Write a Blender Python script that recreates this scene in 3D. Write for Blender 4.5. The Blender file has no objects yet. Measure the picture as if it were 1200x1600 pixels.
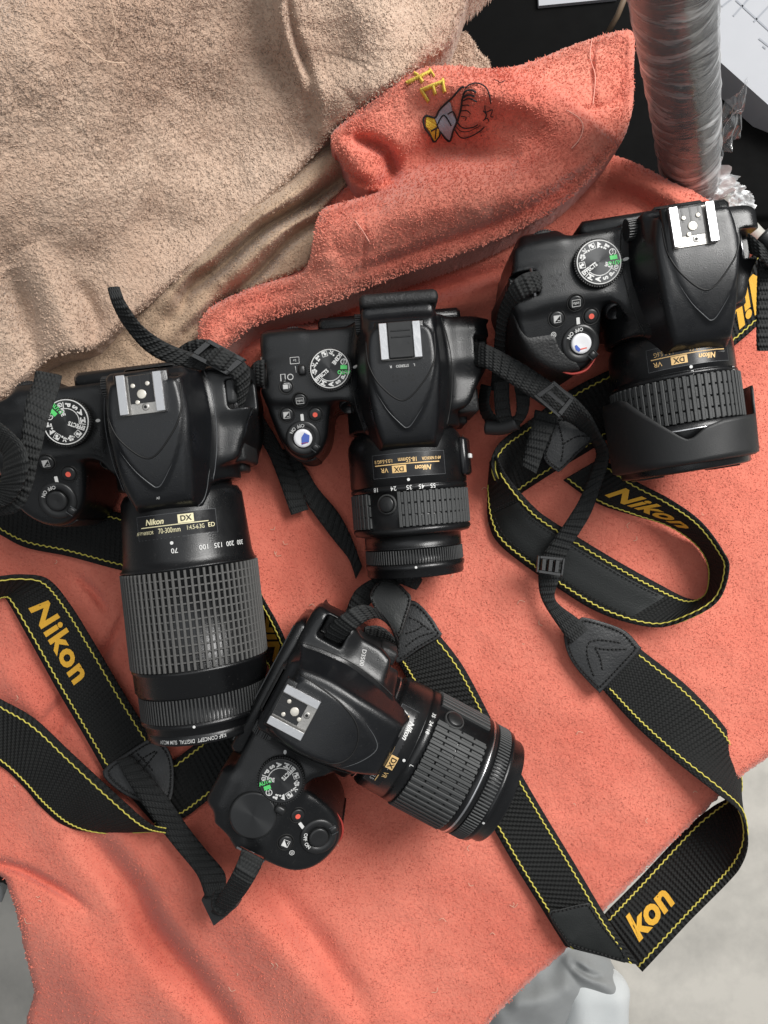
import bpy, math, random
import numpy as np
from mathutils import Vector, Matrix

random.seed(7)
rng = np.random.default_rng(7)
PI = math.pi
SC = bpy.context.scene

# ------------------------------------------------------------------ camera, world, light
H = 0.48            # the phone hangs this far above the seat
cd = bpy.data.cameras.new("phone_view")
cd.sensor_fit = 'HORIZONTAL'; cd.sensor_width = 36; cd.lens = 36
cd.clip_start = 0.01; cd.clip_end = 60
cam = bpy.data.objects.new("phone_view", cd)
cam.location = (0, 0, H)
SC.collection.objects.link(cam); SC.camera = cam

wd = bpy.data.worlds.new("World"); SC.world = wd; wd.use_nodes = True
bg = wd.node_tree.nodes["Background"]
bg.inputs[0].default_value = (0.95, 0.97, 1.0, 1); bg.inputs[1].default_value = 0.20

def area(name, loc, target, size, size_y, power, col):
    l = bpy.data.lights.new(name, 'AREA'); l.shape = 'RECTANGLE'
    l.size = size; l.size_y = size_y; l.energy = power; l.color = col
    o = bpy.data.objects.new(name, l); o.location = loc
    d = Vector(target) - Vector(loc)
    o.rotation_euler = d.to_track_quat('-Z', 'Y').to_euler()
    SC.collection.objects.link(o)
area("window_light", (0.98, 0.86, 1.32), (0.0, 0.0, 0.0), 1.0, .9, 48, (1.0, 0.985, 0.96))
area("ceiling_light", (-0.25, 0.15, 2.2), (-0.2, 0.1, 0), 2.5, 2.3, 13.5, (0.95, 0.98, 1.0))
SC.view_settings.view_transform = 'Standard'; SC.view_settings.look = 'None'
SC.view_settings.exposure = 0.0; SC.view_settings.gamma = 1.0
SC.view_settings.use_curve_mapping = False

# ------------------------------------------------------------------ helpers
COL = SC.collection
def prop(o, label=None, cat=None, group=None, kind=None):
    if label: o["label"] = label
    if cat: o["category"] = cat
    if group: o["group"] = group
    if kind: o["kind"] = kind
    return o
def empty(name, loc=(0, 0, 0), rz=0.0, s=1.0, parent=None):
    o = bpy.data.objects.new(name, None); o.empty_display_size = 0.02
    o.location = loc; o.rotation_euler = (0, 0, rz); o.scale = (s, s, s)
    COL.objects.link(o)
    if parent: o.parent = parent
    return o
def mk(name, V, F, mat, parent=None, smooth=True, uv=None, kind=None, label=None):
    me = bpy.data.meshes.new(name)
    V = np.asarray(V, dtype=np.float32)
    if isinstance(F, np.ndarray):
        n, k = F.shape
        me.vertices.add(len(V)); me.vertices.foreach_set("co", V.ravel())
        me.loops.add(n * k); me.loops.foreach_set("vertex_index", F.astype(np.int32).ravel())
        me.polygons.add(n)
        me.polygons.foreach_set("loop_start", np.arange(0, n * k, k, dtype=np.int32))
        me.update(calc_edges=True)
    else:
        me.from_pydata([tuple(map(float, v)) for v in V], [], [tuple(int(i) for i in f) for f in F])
    me.validate()
    if smooth: me.polygons.foreach_set("use_smooth", np.ones(len(me.polygons), dtype=bool))
    if uv is not None:
        ul = me.uv_layers.new(name="UVMap")
        vi = np.empty(len(me.loops), dtype=np.int32); me.loops.foreach_get("vertex_index", vi)
        ul.data.foreach_set("uv", np.asarray(uv, dtype=np.float32)[vi].ravel())
    me.materials.append(mat)
    o = bpy.data.objects.new(name, me); COL.objects.link(o)
    if parent: o.parent = parent
    if kind: o["kind"] = kind
    if label: o["label"] = label
    return o

class MB:                                   # collects pieces of one mesh
    def __init__(s): s.V = []; s.F = []
    def add(s, V, F):
        b = len(s.V); s.V += [tuple(map(float, v)) for v in V]
        s.F += [tuple(int(i) + b for i in f) for f in F]; return s
    def box(s, c, size, ax=None, bev=0.0):
        hx, hy, hz = [q / 2 for q in size]; b = min(bev, hx * .9, hy * .9, hz * .9)
        pts = []
        if b <= 0:
            pts = [(-hx,-hy,-hz),(hx,-hy,-hz),(hx,hy,-hz),(-hx,hy,-hz),(-hx,-hy,hz),(hx,-hy,hz),(hx,hy,hz),(-hx,hy,hz)]
            F = [(0,3,2,1),(4,5,6,7),(0,1,5,4),(1,2,6,5),(2,3,7,6),(3,0,4,7)]
        else:
            def ring(x, y, z, cx, cy):      # octagon ring with cut corners
                return [(-x+cx,-y,z),(x-cx,-y,z),(x,-y+cy,z),(x,y-cy,z),(x-cx,y,z),(-x+cx,y,z),(-x,y-cy,z),(-x,-y+cy,z)]
            pts = ring(hx-b,hy-b,-hz,b*.6,b*.6)+ring(hx,hy,-hz+b,b,b)+ring(hx,hy,hz-b,b,b)+ring(hx-b,hy-b,hz,b*.6,b*.6)
            F = [tuple(range(7,-1,-1)), tuple(range(24,32))]
            for k in range(3):
                for i in range(8):
                    j = (i+1) % 8; F.append((k*8+i, k*8+j, k*8+8+j, k*8+8+i))
        M = ax if ax is not None else np.eye(3)
        P = np.array(pts) @ np.array(M).T + np.array(c)
        return s.add(P, F)
    def tube(s, pts, r, n=6, closed=False):
        V, F = tube(pts, r, n, closed); return s.add(V, F)
    def build(s, name, mat, parent=None, smooth=True, kind=None, label=None):
        return mk(name, s.V, s.F, mat, parent, smooth, None, kind, label)

def tube(pts, r, n=6, closed=False):
    P = np.asarray(pts, float); m = len(P)
    T = np.gradient(P, axis=0) if not closed else (np.roll(P, -1, 0) - np.roll(P, 1, 0))
    T /= np.linalg.norm(T, axis=1)[:, None] + 1e-12
    rr = np.broadcast_to(np.asarray(r, float), (m,))
    up = np.array([0, 0, 1.0])
    V = []
    for i in range(m):
        a = np.cross(T[i], up)
        if np.linalg.norm(a) < .05: a = np.cross(T[i], [0, 1.0, 0])
        a /= np.linalg.norm(a); b = np.cross(a, T[i])
        for k in range(n):
            t = 2 * PI * k / n
            V.append(P[i] + rr[i] * (math.cos(t) * a + math.sin(t) * b))
    F = []
    e = m if closed else m - 1
    for i in range(e):
        j = (i + 1) % m
        for k in range(n):
            l = (k + 1) % n
            F.append((i*n+k, i*n+l, j*n+l, j*n+k))
    if not closed:
        F.append(tuple(range(n-1, -1, -1))); F.append(tuple((m-1)*n+k for k in range(n)))
    return V, F

def lathe(prof, n=48, frame=None):          # prof: (r, h); returns around +z, or mapped by frame(P)
    V = []; F = []
    for r, h in prof:
        for k in range(n):
            t = 2*PI*k/n; V.append((r*math.sin(t), r*math.cos(t), h))
    for i in range(len(prof)-1):
        for k in range(n):
            l = (k+1) % n
            F.append((i*n+k, i*n+l, (i+1)*n+l, (i+1)*n+k))
    if prof[0][0] > 1e-6: pass
    V = np.array(V)
    F = [f[::-1] for f in F]
    if frame is not None: V = frame(V)
    return V, F

def catmull(P, per=8, closed=False):
    P = np.asarray(P, float); n = len(P); out = []
    rngi = range(n) if closed else range(n-1)
    for i in rngi:
        if closed: p0, p1, p2, p3 = P[(i-1) % n], P[i], P[(i+1) % n], P[(i+2) % n]
        else: p0, p1, p2, p3 = P[max(i-1, 0)], P[i], P[i+1], P[min(i+2, n-1)]
        for k in range(per):
            t = k/per
            out.append(.5*((2*p1)+(-p0+p2)*t+(2*p0-5*p1+4*p2-p3)*t*t+(-p0+3*p1-3*p2+p3)*t**3))
    if not closed: out.append(P[-1])
    return np.array(out)

def poly_sd(X, Y, poly, nearest=False):
    P = np.asarray(poly, float); n = len(P)
    X, Y = np.broadcast_arrays(np.asarray(X, float), np.asarray(Y, float))
    D = np.full(X.shape, 1e18); S = np.zeros(X.shape, bool)
    if nearest: NX = np.zeros(X.shape); NY = np.zeros(X.shape)
    for i in range(n):
        a = P[i]; b = P[(i+1) % n]; e = b - a; L = e @ e + 1e-12
        wx = X - a[0]; wy = Y - a[1]
        t = np.clip((wx*e[0]+wy*e[1])/L, 0, 1)
        dx = wx - e[0]*t; dy = wy - e[1]*t; d = dx*dx+dy*dy
        m = d < D
        if nearest:
            NX = np.where(m, X-dx, NX); NY = np.where(m, Y-dy, NY)
        D = np.where(m, d, D)
        c = (a[1] <= Y) != (b[1] <= Y)
        with np.errstate(divide='ignore', invalid='ignore'):
            xi = a[0] + (Y-a[1])/(b[1]-a[1]+1e-30)*e[0]
        S ^= c & (X < xi)
    D = np.sqrt(D)
    D = np.where(S, -D, D)
    return (D, NX, NY) if nearest else D
def line_d(X, Y, pts):                      # distance to polyline, side sign, parameter 0..1
    P = np.asarray(pts, float); D = np.full(X.shape, 1e18); S = np.zeros(X.shape); U = np.zeros(X.shape)
    L = np.linalg.norm(np.diff(P, axis=0), axis=1); tot = L.sum(); acc = 0
    for i in range(len(P)-1):
        a = P[i]; e = P[i+1]-a; l2 = e@e+1e-12
        wx = X-a[0]; wy = Y-a[1]; t = np.clip((wx*e[0]+wy*e[1])/l2, 0, 1)
        d = np.hypot(wx-e[0]*t, wy-e[1]*t); m = d < D
        S = np.where(m, np.sign(e[0]*wy-e[1]*wx), S); U = np.where(m, (acc+t*L[i])/tot, U)
        D = np.where(m, d, D); acc += L[i]
    return D, S, U
def smooth(a, b, x):
    t = np.clip((x-a)/(b-a), 0, 1); return t*t*(3-2*t)
_tab = rng.random((64, 64))
def vnoise(X, Y):
    xi = np.floor(X).astype(int); yi = np.floor(Y).astype(int); fx = X-xi; fy = Y-yi
    fx = fx*fx*(3-2*fx); fy = fy*fy*(3-2*fy)
    g = lambda i, j: _tab[i % 64, j % 64]
    return (g(xi,yi)*(1-fx)+g(xi+1,yi)*fx)*(1-fy)+(g(xi,yi+1)*(1-fx)+g(xi+1,yi+1)*fx)*fy*1.0 - .5

# ------------------------------------------------------------------ materials
MATS = {}
def nodes(name):
    m = bpy.data.materials.new(name); m.use_nodes = True
    nt = m.node_tree; return m, nt, nt.nodes["Principled BSDF"]
def N(nt, t, **kw):
    n = nt.nodes.new(t)
    for k, v in kw.items():
        if k in n.inputs: n.inputs[k].default_value = v
        else: setattr(n, k, v)
    return n
def plastic(name, col, rough=.42, grain=0.0, gscale=2500, metal=0.0, spec=.5, wear_glint=0.0):
    m, nt, b = nodes(name)
    b.inputs["Base Color"].default_value = (*col, 1); b.inputs["Roughness"].default_value = rough
    b.inputs["Metallic"].default_value = metal; b.inputs["Specular IOR Level"].default_value = spec
    tc = N(nt, 'ShaderNodeTexCoord')
    n2 = N(nt, 'ShaderNodeTexNoise', Scale=70.0, Detail=6.0, Roughness=.7)
    nt.links.new(tc.outputs["Object"], n2.inputs["Vector"])
    mr = N(nt, 'ShaderNodeMapRange'); mr.inputs[1].default_value = .3; mr.inputs[2].default_value = .75
    mr.inputs[3].default_value = rough - .07; mr.inputs[4].default_value = min(1, rough + .12)
    nt.links.new(n2.outputs["Fac"], mr.inputs[0]); nt.links.new(mr.outputs[0], b.inputs["Roughness"])
    if wear_glint > 0:                            # dust and rubbed spots
        n3 = N(nt, 'ShaderNodeTexNoise', Scale=900.0, Detail=3.0)
        nt.links.new(tc.outputs["Object"], n3.inputs["Vector"])
        r2 = N(nt, 'ShaderNodeMapRange'); r2.inputs[1].default_value = .66; r2.inputs[2].default_value = .76
        r2.inputs[3].default_value = 0; r2.inputs[4].default_value = wear_glint
        mx = N(nt, 'ShaderNodeMix', data_type='RGBA'); mx.inputs[6].default_value = (*col, 1); mx.inputs[7].default_value = (.22, .21, .2, 1)
        nt.links.new(n3.outputs["Fac"], r2.inputs[0]); nt.links.new(r2.outputs[0], mx.inputs[0])
        nt.links.new(mx.outputs[2], b.inputs["Base Color"])
    if grain > 0:
        n1 = N(nt, 'ShaderNodeTexNoise', Scale=float(gscale), Detail=2.0)
        nt.links.new(tc.outputs["Object"], n1.inputs["Vector"])
        bp = N(nt, 'ShaderNodeBump', Strength=grain, Distance=.0003)
        nt.links.new(n1.outputs["Fac"], bp.inputs["Height"]); nt.links.new(bp.outputs[0], b.inputs["Normal"])
    MATS[name] = m; return m
plastic('shell', (.0055, .006, .0066), .30, .26, 1900, wear_glint=.10)
plastic('hump', (.0055, .0061, .0072), .30, .28, 1900, wear_glint=.10)
plastic('gloss', (.008, .008, .009), .22)
plastic('rubber', (.011, .0112, .0115), .52, 1.0, 800, wear_glint=.12)
plastic('barrel', (.0055, .0058, .0064), .29, .26, 1900, wear_glint=.10)
plastic('pit', (.006, .006, .0065), .5)
plastic('rib_grey', (.085, .084, .081), .75, .5, 1500, wear_glint=.4)
plastic('rib_dark', (.030, .031, .031), .6, .4, 1500, wear_glint=.2)
plastic('rib_mid', (.050, .052, .052), .62, .4, 1500, wear_glint=.2)
plastic('button', (.014, .0145, .015), .34)
plastic('chrome', (.60, .60, .61), .30, .25, 700, metal=1.0)
plastic('steel', (.46, .445, .42), .42, .3, 1200, metal=1.0)
plastic('silver_line', (.75, .75, .76), .25, metal=1.0)
plastic('contact', (.74, .70, .62), .4, metal=.6)
plastic('ink', (.66, .66, .645), .6)
plastic('ink_dim', (.50, .50, .49), .6)
plastic('gold_ink', (.78, .52, .22), .45)
plastic('pale_gold_ink', (.72, .66, .42), .45)
plastic('green_ink', (.10, .62, .16), .55)
plastic('red_ink', (.80, .12, .08), .5)
plastic('red_stripe_reflection', (.34, .04, .03), .45)  # red of the grip stripe and of the painted towel reflection
plastic('sticker', (.80, .80, .82), .3)
plastic('sticker_blue', (.08, .14, .50), .35)
plastic('seam', (.003, .003, .003), .6)
plastic('worn_lit_edge', (.07, .073, .077), .35)  # grey for worn seams and for highlights painted on the lid crest
plastic('buckle', (.030, .031, .032), .45, .4, 1800)
plastic('leather', (.017, .018, .019), .5, .9, 900, wear_glint=.04)
plastic('leather_smooth', (.011, .0125, .012), .42, .5, 1200)
plastic('thread_black', (.010, .010, .010), .8)
plastic('strap_gold', (.74, .40, .035), .75, .8, 1600)
plastic('lcd', (.01, .011, .012), .12)
plastic('stitch_yellow', (.62, .54, .10), .8, .6, 2500)

def webbing(name, col, pitch, across=.0016):
    m, nt, b = nodes(name)
    b.inputs["Roughness"].default_value = .78; b.inputs["Specular IOR Level"].default_value = .3
    uv = N(nt, 'ShaderNodeUVMap')
    sep = N(nt, 'ShaderNodeSeparateXYZ'); nt.links.new(uv.outputs[0], sep.inputs[0])
    def sine(sock, p, ph=0.0):
        a = N(nt, 'ShaderNodeMath', operation='MULTIPLY'); a.inputs[1].default_value = 2*PI/p; nt.links.new(sock, a.inputs[0])
        s = N(nt, 'ShaderNodeMath', operation='SINE'); nt.links.new(a.outputs[0], s.inputs[0]); return s.outputs[0]
    s1 = sine(sep.outputs[1], pitch); s2 = sine(sep.outputs[0], across)
    mul = N(nt, 'ShaderNodeMath', operation='MULTIPLY'); nt.links.new(s1, mul.inputs[0]); nt.links.new(s2, mul.inputs[1])
    ad = N(nt, 'ShaderNodeMath', operation='MULTIPLY_ADD'); ad.inputs[1].default_value = .5
    nt.links.new(mul.outputs[0], ad.inputs[0]); nt.links.new(s1, ad.inputs[2])
    nz = N(nt, 'ShaderNodeTexNoise', Scale=1400.0, Detail=3.0); tc = N(nt, 'ShaderNodeTexCoord')
    nt.links.new(tc.outputs["Object"], nz.inputs["Vector"])
    ad2 = N(nt, 'ShaderNodeMath', operation='ADD'); nt.links.new(ad.outputs[0], ad2.inputs[0]); nt.links.new(nz.outputs["Fac"], ad2.inputs[1])
    bp = N(nt, 'ShaderNodeBump', Strength=.8, Distance=.0005)
    nt.links.new(ad2.outputs[0], bp.inputs["Height"]); nt.links.new(bp.outputs[0], b.inputs["Normal"])
    nb = N(nt, 'ShaderNodeTexNoise', Scale=60.0, Detail=4.0); nt.links.new(tc.outputs["Object"], nb.inputs["Vector"])
    mx = N(nt, 'ShaderNodeMix', data_type='RGBA'); mx.inputs[6].default_value = (*[c*.75 for c in col], 1); mx.inputs[7].default_value = (*[c*1.5 for c in col], 1)
    nt.links.new(nb.outputs["Fac"], mx.inputs[0]); nt.links.new(mx.outputs[2], b.inputs["Base Color"])
    MATS[name] = m
webbing('band', (.010, .0105, .0102), .0030, .0021)
webbing('webbing', (.020, .021, .021), .0048, .0016)

def cloth(name, c1, c2, c3, loop=420.0, fine=1500.0, strength=.9, dist=.0014, pits=.35):
    m, nt, b = nodes(name)
    b.inputs["Roughness"].default_value = .95; b.inputs["Specular IOR Level"].default_value = .12
    b.inputs["Sheen Weight"].default_value = .25; b.inputs["Sheen Roughness"].default_value = .5
    tc = N(nt, 'ShaderNodeTexCoord'); P = tc.outputs["Object"]
    big = N(nt, 'ShaderNodeTexNoise', Scale=14.0, Detail=5.0, Roughness=.6)
    mid = N(nt, 'ShaderNodeTexNoise', Scale=loop, Detail=3.0, Roughness=.65)
    fin = N(nt, 'ShaderNodeTexNoise', Scale=fine, Detail=2.0)
    vor = N(nt, 'ShaderNodeTexVoronoi', Scale=loop*.9)
    vor.inputs["Randomness"].default_value = 1.0
    warp = N(nt, 'ShaderNodeMix', data_type='VECTOR'); warp.inputs[0].default_value = .004
    nt.links.new(P, warp.inputs[4]); nt.links.new(mid.outputs["Color"], warp.inputs[5])
    for n in (big, mid, fin): nt.links.new(P, n.inputs["Vector"])
    nt.links.new(warp.outputs[1], vor.inputs["Vector"])
    mx = N(nt, 'ShaderNodeMix', data_type='RGBA'); mx.inputs[6].default_value = (*c1, 1); mx.inputs[7].default_value = (*c2, 1)
    mr = N(nt, 'ShaderNodeMapRange'); mr.inputs[1].default_value = .35; mr.inputs[2].default_value = .65
    nt.links.new(big.outputs["Fac"], mr.inputs[0]); nt.links.new(mr.outputs[0], mx.inputs[0])
    m2 = N(nt, 'ShaderNodeMix', data_type='RGBA'); m2.inputs[7].default_value = (*c3, 1)
    r2 = N(nt, 'ShaderNodeMapRange'); r2.inputs[1].default_value = .50; r2.inputs[2].default_value = .30; r2.inputs[3].default_value = 0; r2.inputs[4].default_value = pits
    nt.links.new(mid.outputs["Fac"], r2.inputs[0]); nt.links.new(r2.outputs[0], m2.inputs[0])
    nt.links.new(mx.outputs[2], m2.inputs[6]); nt.links.new(m2.outputs[2], b.inputs["Base Color"])
    a1 = N(nt, 'ShaderNodeMath', operation='MULTIPLY_ADD'); a1.inputs[1].default_value = -.7
    nt.links.new(vor.outputs["Distance"], a1.inputs[0]); nt.links.new(mid.outputs["Fac"], a1.inputs[2])
    a2 = N(nt, 'ShaderNodeMath', operation='MULTIPLY_ADD'); a2.inputs[1].default_value = .45
    nt.links.new(fin.outputs["Fac"], a2.inputs[0]); nt.links.new(a1.outputs[0], a2.inputs[2])
    bp = N(nt, 'ShaderNodeBump', Strength=strength, Distance=dist)
    nt.links.new(a2.outputs[0], bp.inputs["Height"]); nt.links.new(bp.outputs[0], b.inputs["Normal"])
    MATS[name] = m
cloth('coral', (.645, .162, .111), (.735, .218, .152), (.54, .105, .080), 560, 1900, .5, .0008, .25)
cloth('beige', (.51, .355, .262), (.63, .47, .36), (.35, .23, .155), 480, 1500, .75, .0014, .40)
cloth('coral_worn', (.67, .164, .112), (.76, .275, .195), (.54, .105, .080), 560, 1800, .6, .0009, .28)
cloth('beige_plush', (.43, .30, .205), (.54, .39, .27), (.30, .20, .13), 700, 2200, .7, .0008, .35)
cloth('grey_cloth', (.30, .31, .31), (.36, .37, .37), (.24, .25, .25), 900, 2200, .3, .0004, .3)
cloth('pale_cloth', (.62, .65, .65), (.70, .72, .72), (.45, .5, .5), 1200, 2200, .2, .0003, .2)

# ------------------------------------------------------------------ pixel helpers (plan of the seat seen from the phone)
def zb(px, py):                              # height of the blanket's bed under a point of the plan
    px = np.asarray(px, float); py = np.asarray(py, float)
    dip = np.exp(-(((px-590)/210)**2 + ((py-690)/230)**2)**1.5)
    return .022 - .020*dip
def W(px, py, z):
    return np.array([(px-600)*(H-z)/1200, (800-py)*(H-z)/1200, z])
def WB(px, py, h):
    if not _cg:
        X, Y = np.meshgrid(np.arange(-160, 1364, 4.0), np.arange(200, 1764, 4.0), indexing='ij'); _cg.append(np.maximum(coral_z(X, Y), zb(X, Y)))
    g = _cg[0]; fx = min(max((px+160)/4, 0), g.shape[0]-1.01); fy = min(max((py-200)/4, 0), g.shape[1]-1.01); i = int(fx); j = int(fy); u = fx-i; v = fy-j
    return W(px, py, float((g[i, j]*(1-u)+g[i+1, j]*u)*(1-v)+(g[i, j+1]*(1-u)+g[i+1, j+1]*u)*v) + h)
_cg = []

# ------------------------------------------------------------------ lettering
_tc = {}
def text_mesh(s, size=1.0, shear=0.0, bold=0.0, align='CENTER', spacing=1.0):
    key = (s, shear, bold, align, spacing)
    if key not in _tc:
        cu = bpy.data.curves.new("t", 'FONT'); cu.body = s; cu.size = 1.0; cu.shear = shear; cu.offset = bold
        cu.align_x = align; cu.align_y = 'CENTER'; cu.resolution_u = 3; cu.space_character = spacing
        o = bpy.data.objects.new("t", cu); COL.objects.link(o)
        dg = bpy.context.evaluated_depsgraph_get()
        me = bpy.data.meshes.new_from_object(o.evaluated_get(dg))
        V = np.array([v.co[:] for v in me.vertices]).reshape(-1, 3); F = [tuple(p.vertices) for p in me.polygons]
        bpy.data.objects.remove(o); bpy.data.curves.remove(cu); bpy.data.meshes.remove(me)
        _tc[key] = (V, F)
    V, F = _tc[key]
    return V[:, :2]*size, F
def letters(mb, s, size, fn, **kw):          # fn maps (n,2) plane coordinates to (n,3)
    V, F = text_mesh(s, size, **kw); mb.add(fn(V), F)
def shape(mb, poly, fn):                     # flat printed polygon
    P = np.asarray(poly, float); mb.add(fn(P), [tuple(range(len(P)))])
def disc(c, r, n=14): return [(c[0]+r*math.cos(2*PI*k/n), c[1]+r*math.sin(2*PI*k/n)) for k in range(n)]
def stroke(mb, pts, w, fn, closed=False):
    P = np.asarray(pts, float)
    if closed: P = np.vstack([P, P[:1]])
    T = np.gradient(P, axis=0); T /= np.linalg.norm(T, axis=1)[:, None]+1e-9
    Nn = np.stack([-T[:, 1], T[:, 0]], 1)*w/2
    V = np.vstack([P+Nn, P-Nn]); n = len(P)
    mb.add(fn(V), [(i, n+i, n+i+1, i+1) for i in range(n-1)])

# ------------------------------------------------------------------ distance-field solids for the moulded bodies (millimetres)
def surface_nets(Fv, org, h):
    S = Fv < 0
    c = np.zeros(tuple(n-1 for n in Fv.shape), np.int8)
    offs = [(i, j, k) for i in (0, 1) for j in (0, 1) for k in (0, 1)]
    nx, ny, nz = c.shape
    for i, j, k in offs: c += S[i:i+nx, j:j+ny, k:k+nz]
    act = (c > 0) & (c < 8)
    I = np.stack(np.nonzero(act), 1)
    idx = np.full(c.shape, -1, np.int64); idx[act] = np.arange(len(I))
    acc = np.zeros((len(I), 3)); cnt = np.zeros(len(I))
    for a in offs:
        for ax in range(3):
            if a[ax]: continue
            b = list(a); b[ax] = 1
            fa = Fv[I[:,0]+a[0], I[:,1]+a[1], I[:,2]+a[2]]; fb = Fv[I[:,0]+b[0], I[:,1]+b[1], I[:,2]+b[2]]
            m = (fa < 0) != (fb < 0)
            t = np.where(m, fa/np.where(m, fa-fb, 1), 0)
            p = np.tile(np.array(a, float), (len(I), 1)); p[:, ax] += t
            acc += p*m[:, None]; cnt += m
    V = (I + acc/cnt[:, None])*h + np.array(org)
    Q = []
    for ax in range(3):
        u, v = (ax+1) % 3, (ax+2) % 3
        sl0 = [slice(None)]*3; sl1 = [slice(None)]*3
        sl0[ax] = slice(0, -1); sl1[ax] = slice(1, None)
        s0 = S[tuple(sl0)]; ch = s0 != S[tuple(sl1)]
        E = np.stack(np.nonzero(ch), 1)
        E = E[(E[:, u] > 0) & (E[:, v] > 0) & (E[:, u] < Fv.shape[u]-1) & (E[:, v] < Fv.shape[v]-1)]
        def g(du, dv):
            e = E.copy(); e[:, u] -= du; e[:, v] -= dv; return idx[e[:,0], e[:,1], e[:,2]]
        q = np.stack([g(1,1), g(0,1), g(0,0), g(1,0)], 1)
        ins = s0[E[:,0], E[:,1], E[:,2]]
        q[~ins] = q[~ins][:, ::-1]
        Q.append(q)
    return V, np.vstack(Q)
class Vol:
    def __init__(s, lo, hi, h):
        s.h = h; s.lo = np.array(lo, float)
        s.x, s.y, s.z = [np.arange(a, b+h, h) for a, b in zip(lo, hi)]
        s.X = s.x[:, None, None]; s.Y = s.y[None, :, None]; s.Z = s.z[None, None, :]
        s.X2, s.Y2 = np.meshgrid(s.x, s.y, indexing='ij')
    def p2(s, poly): return poly_sd(s.X2, s.Y2, poly)[:, :, None]
    def extr(s, poly, z0, z1, r, taper=0.0, zt=0.0):
        d = s.p2(catmull(poly, 5, True)) + r
        if taper: d = d + taper*np.maximum(s.Z-zt, 0)
        w = np.abs(s.Z-(z0+z1)/2)-(z1-z0)/2+r
        return np.sqrt(np.maximum(d, 0)**2+np.maximum(w, 0)**2)+np.minimum(np.maximum(d, w), 0)-r
    def rbox(s, c, half, r):
        q = [np.abs(A-cc)-hh+r for A, cc, hh in zip((s.X, s.Y, s.Z), c, half)]
        return np.sqrt(sum(np.maximum(a, 0)**2 for a in q))+np.minimum(np.maximum(np.maximum(q[0], q[1]), q[2]), 0)-r
    def cyl_y(s, cx, cz, r, y0, y1, rr):
        d = np.sqrt((s.X-cx)**2+(s.Z-cz)**2)-r+rr; w = np.abs(s.Y-(y0+y1)/2)-(y1-y0)/2+rr
        return np.sqrt(np.maximum(d, 0)**2+np.maximum(w, 0)**2)+np.minimum(np.maximum(d, w), 0)-rr
    def mesh(s, Fv): return surface_nets(Fv, s.lo, s.h)
def smin(a, b, k):
    t = np.maximum(k-np.abs(a-b), 0)/k; return np.minimum(a, b)-t*t*k*.25
def smax(a, b, k): return -smin(-a, -b, k)

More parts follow.
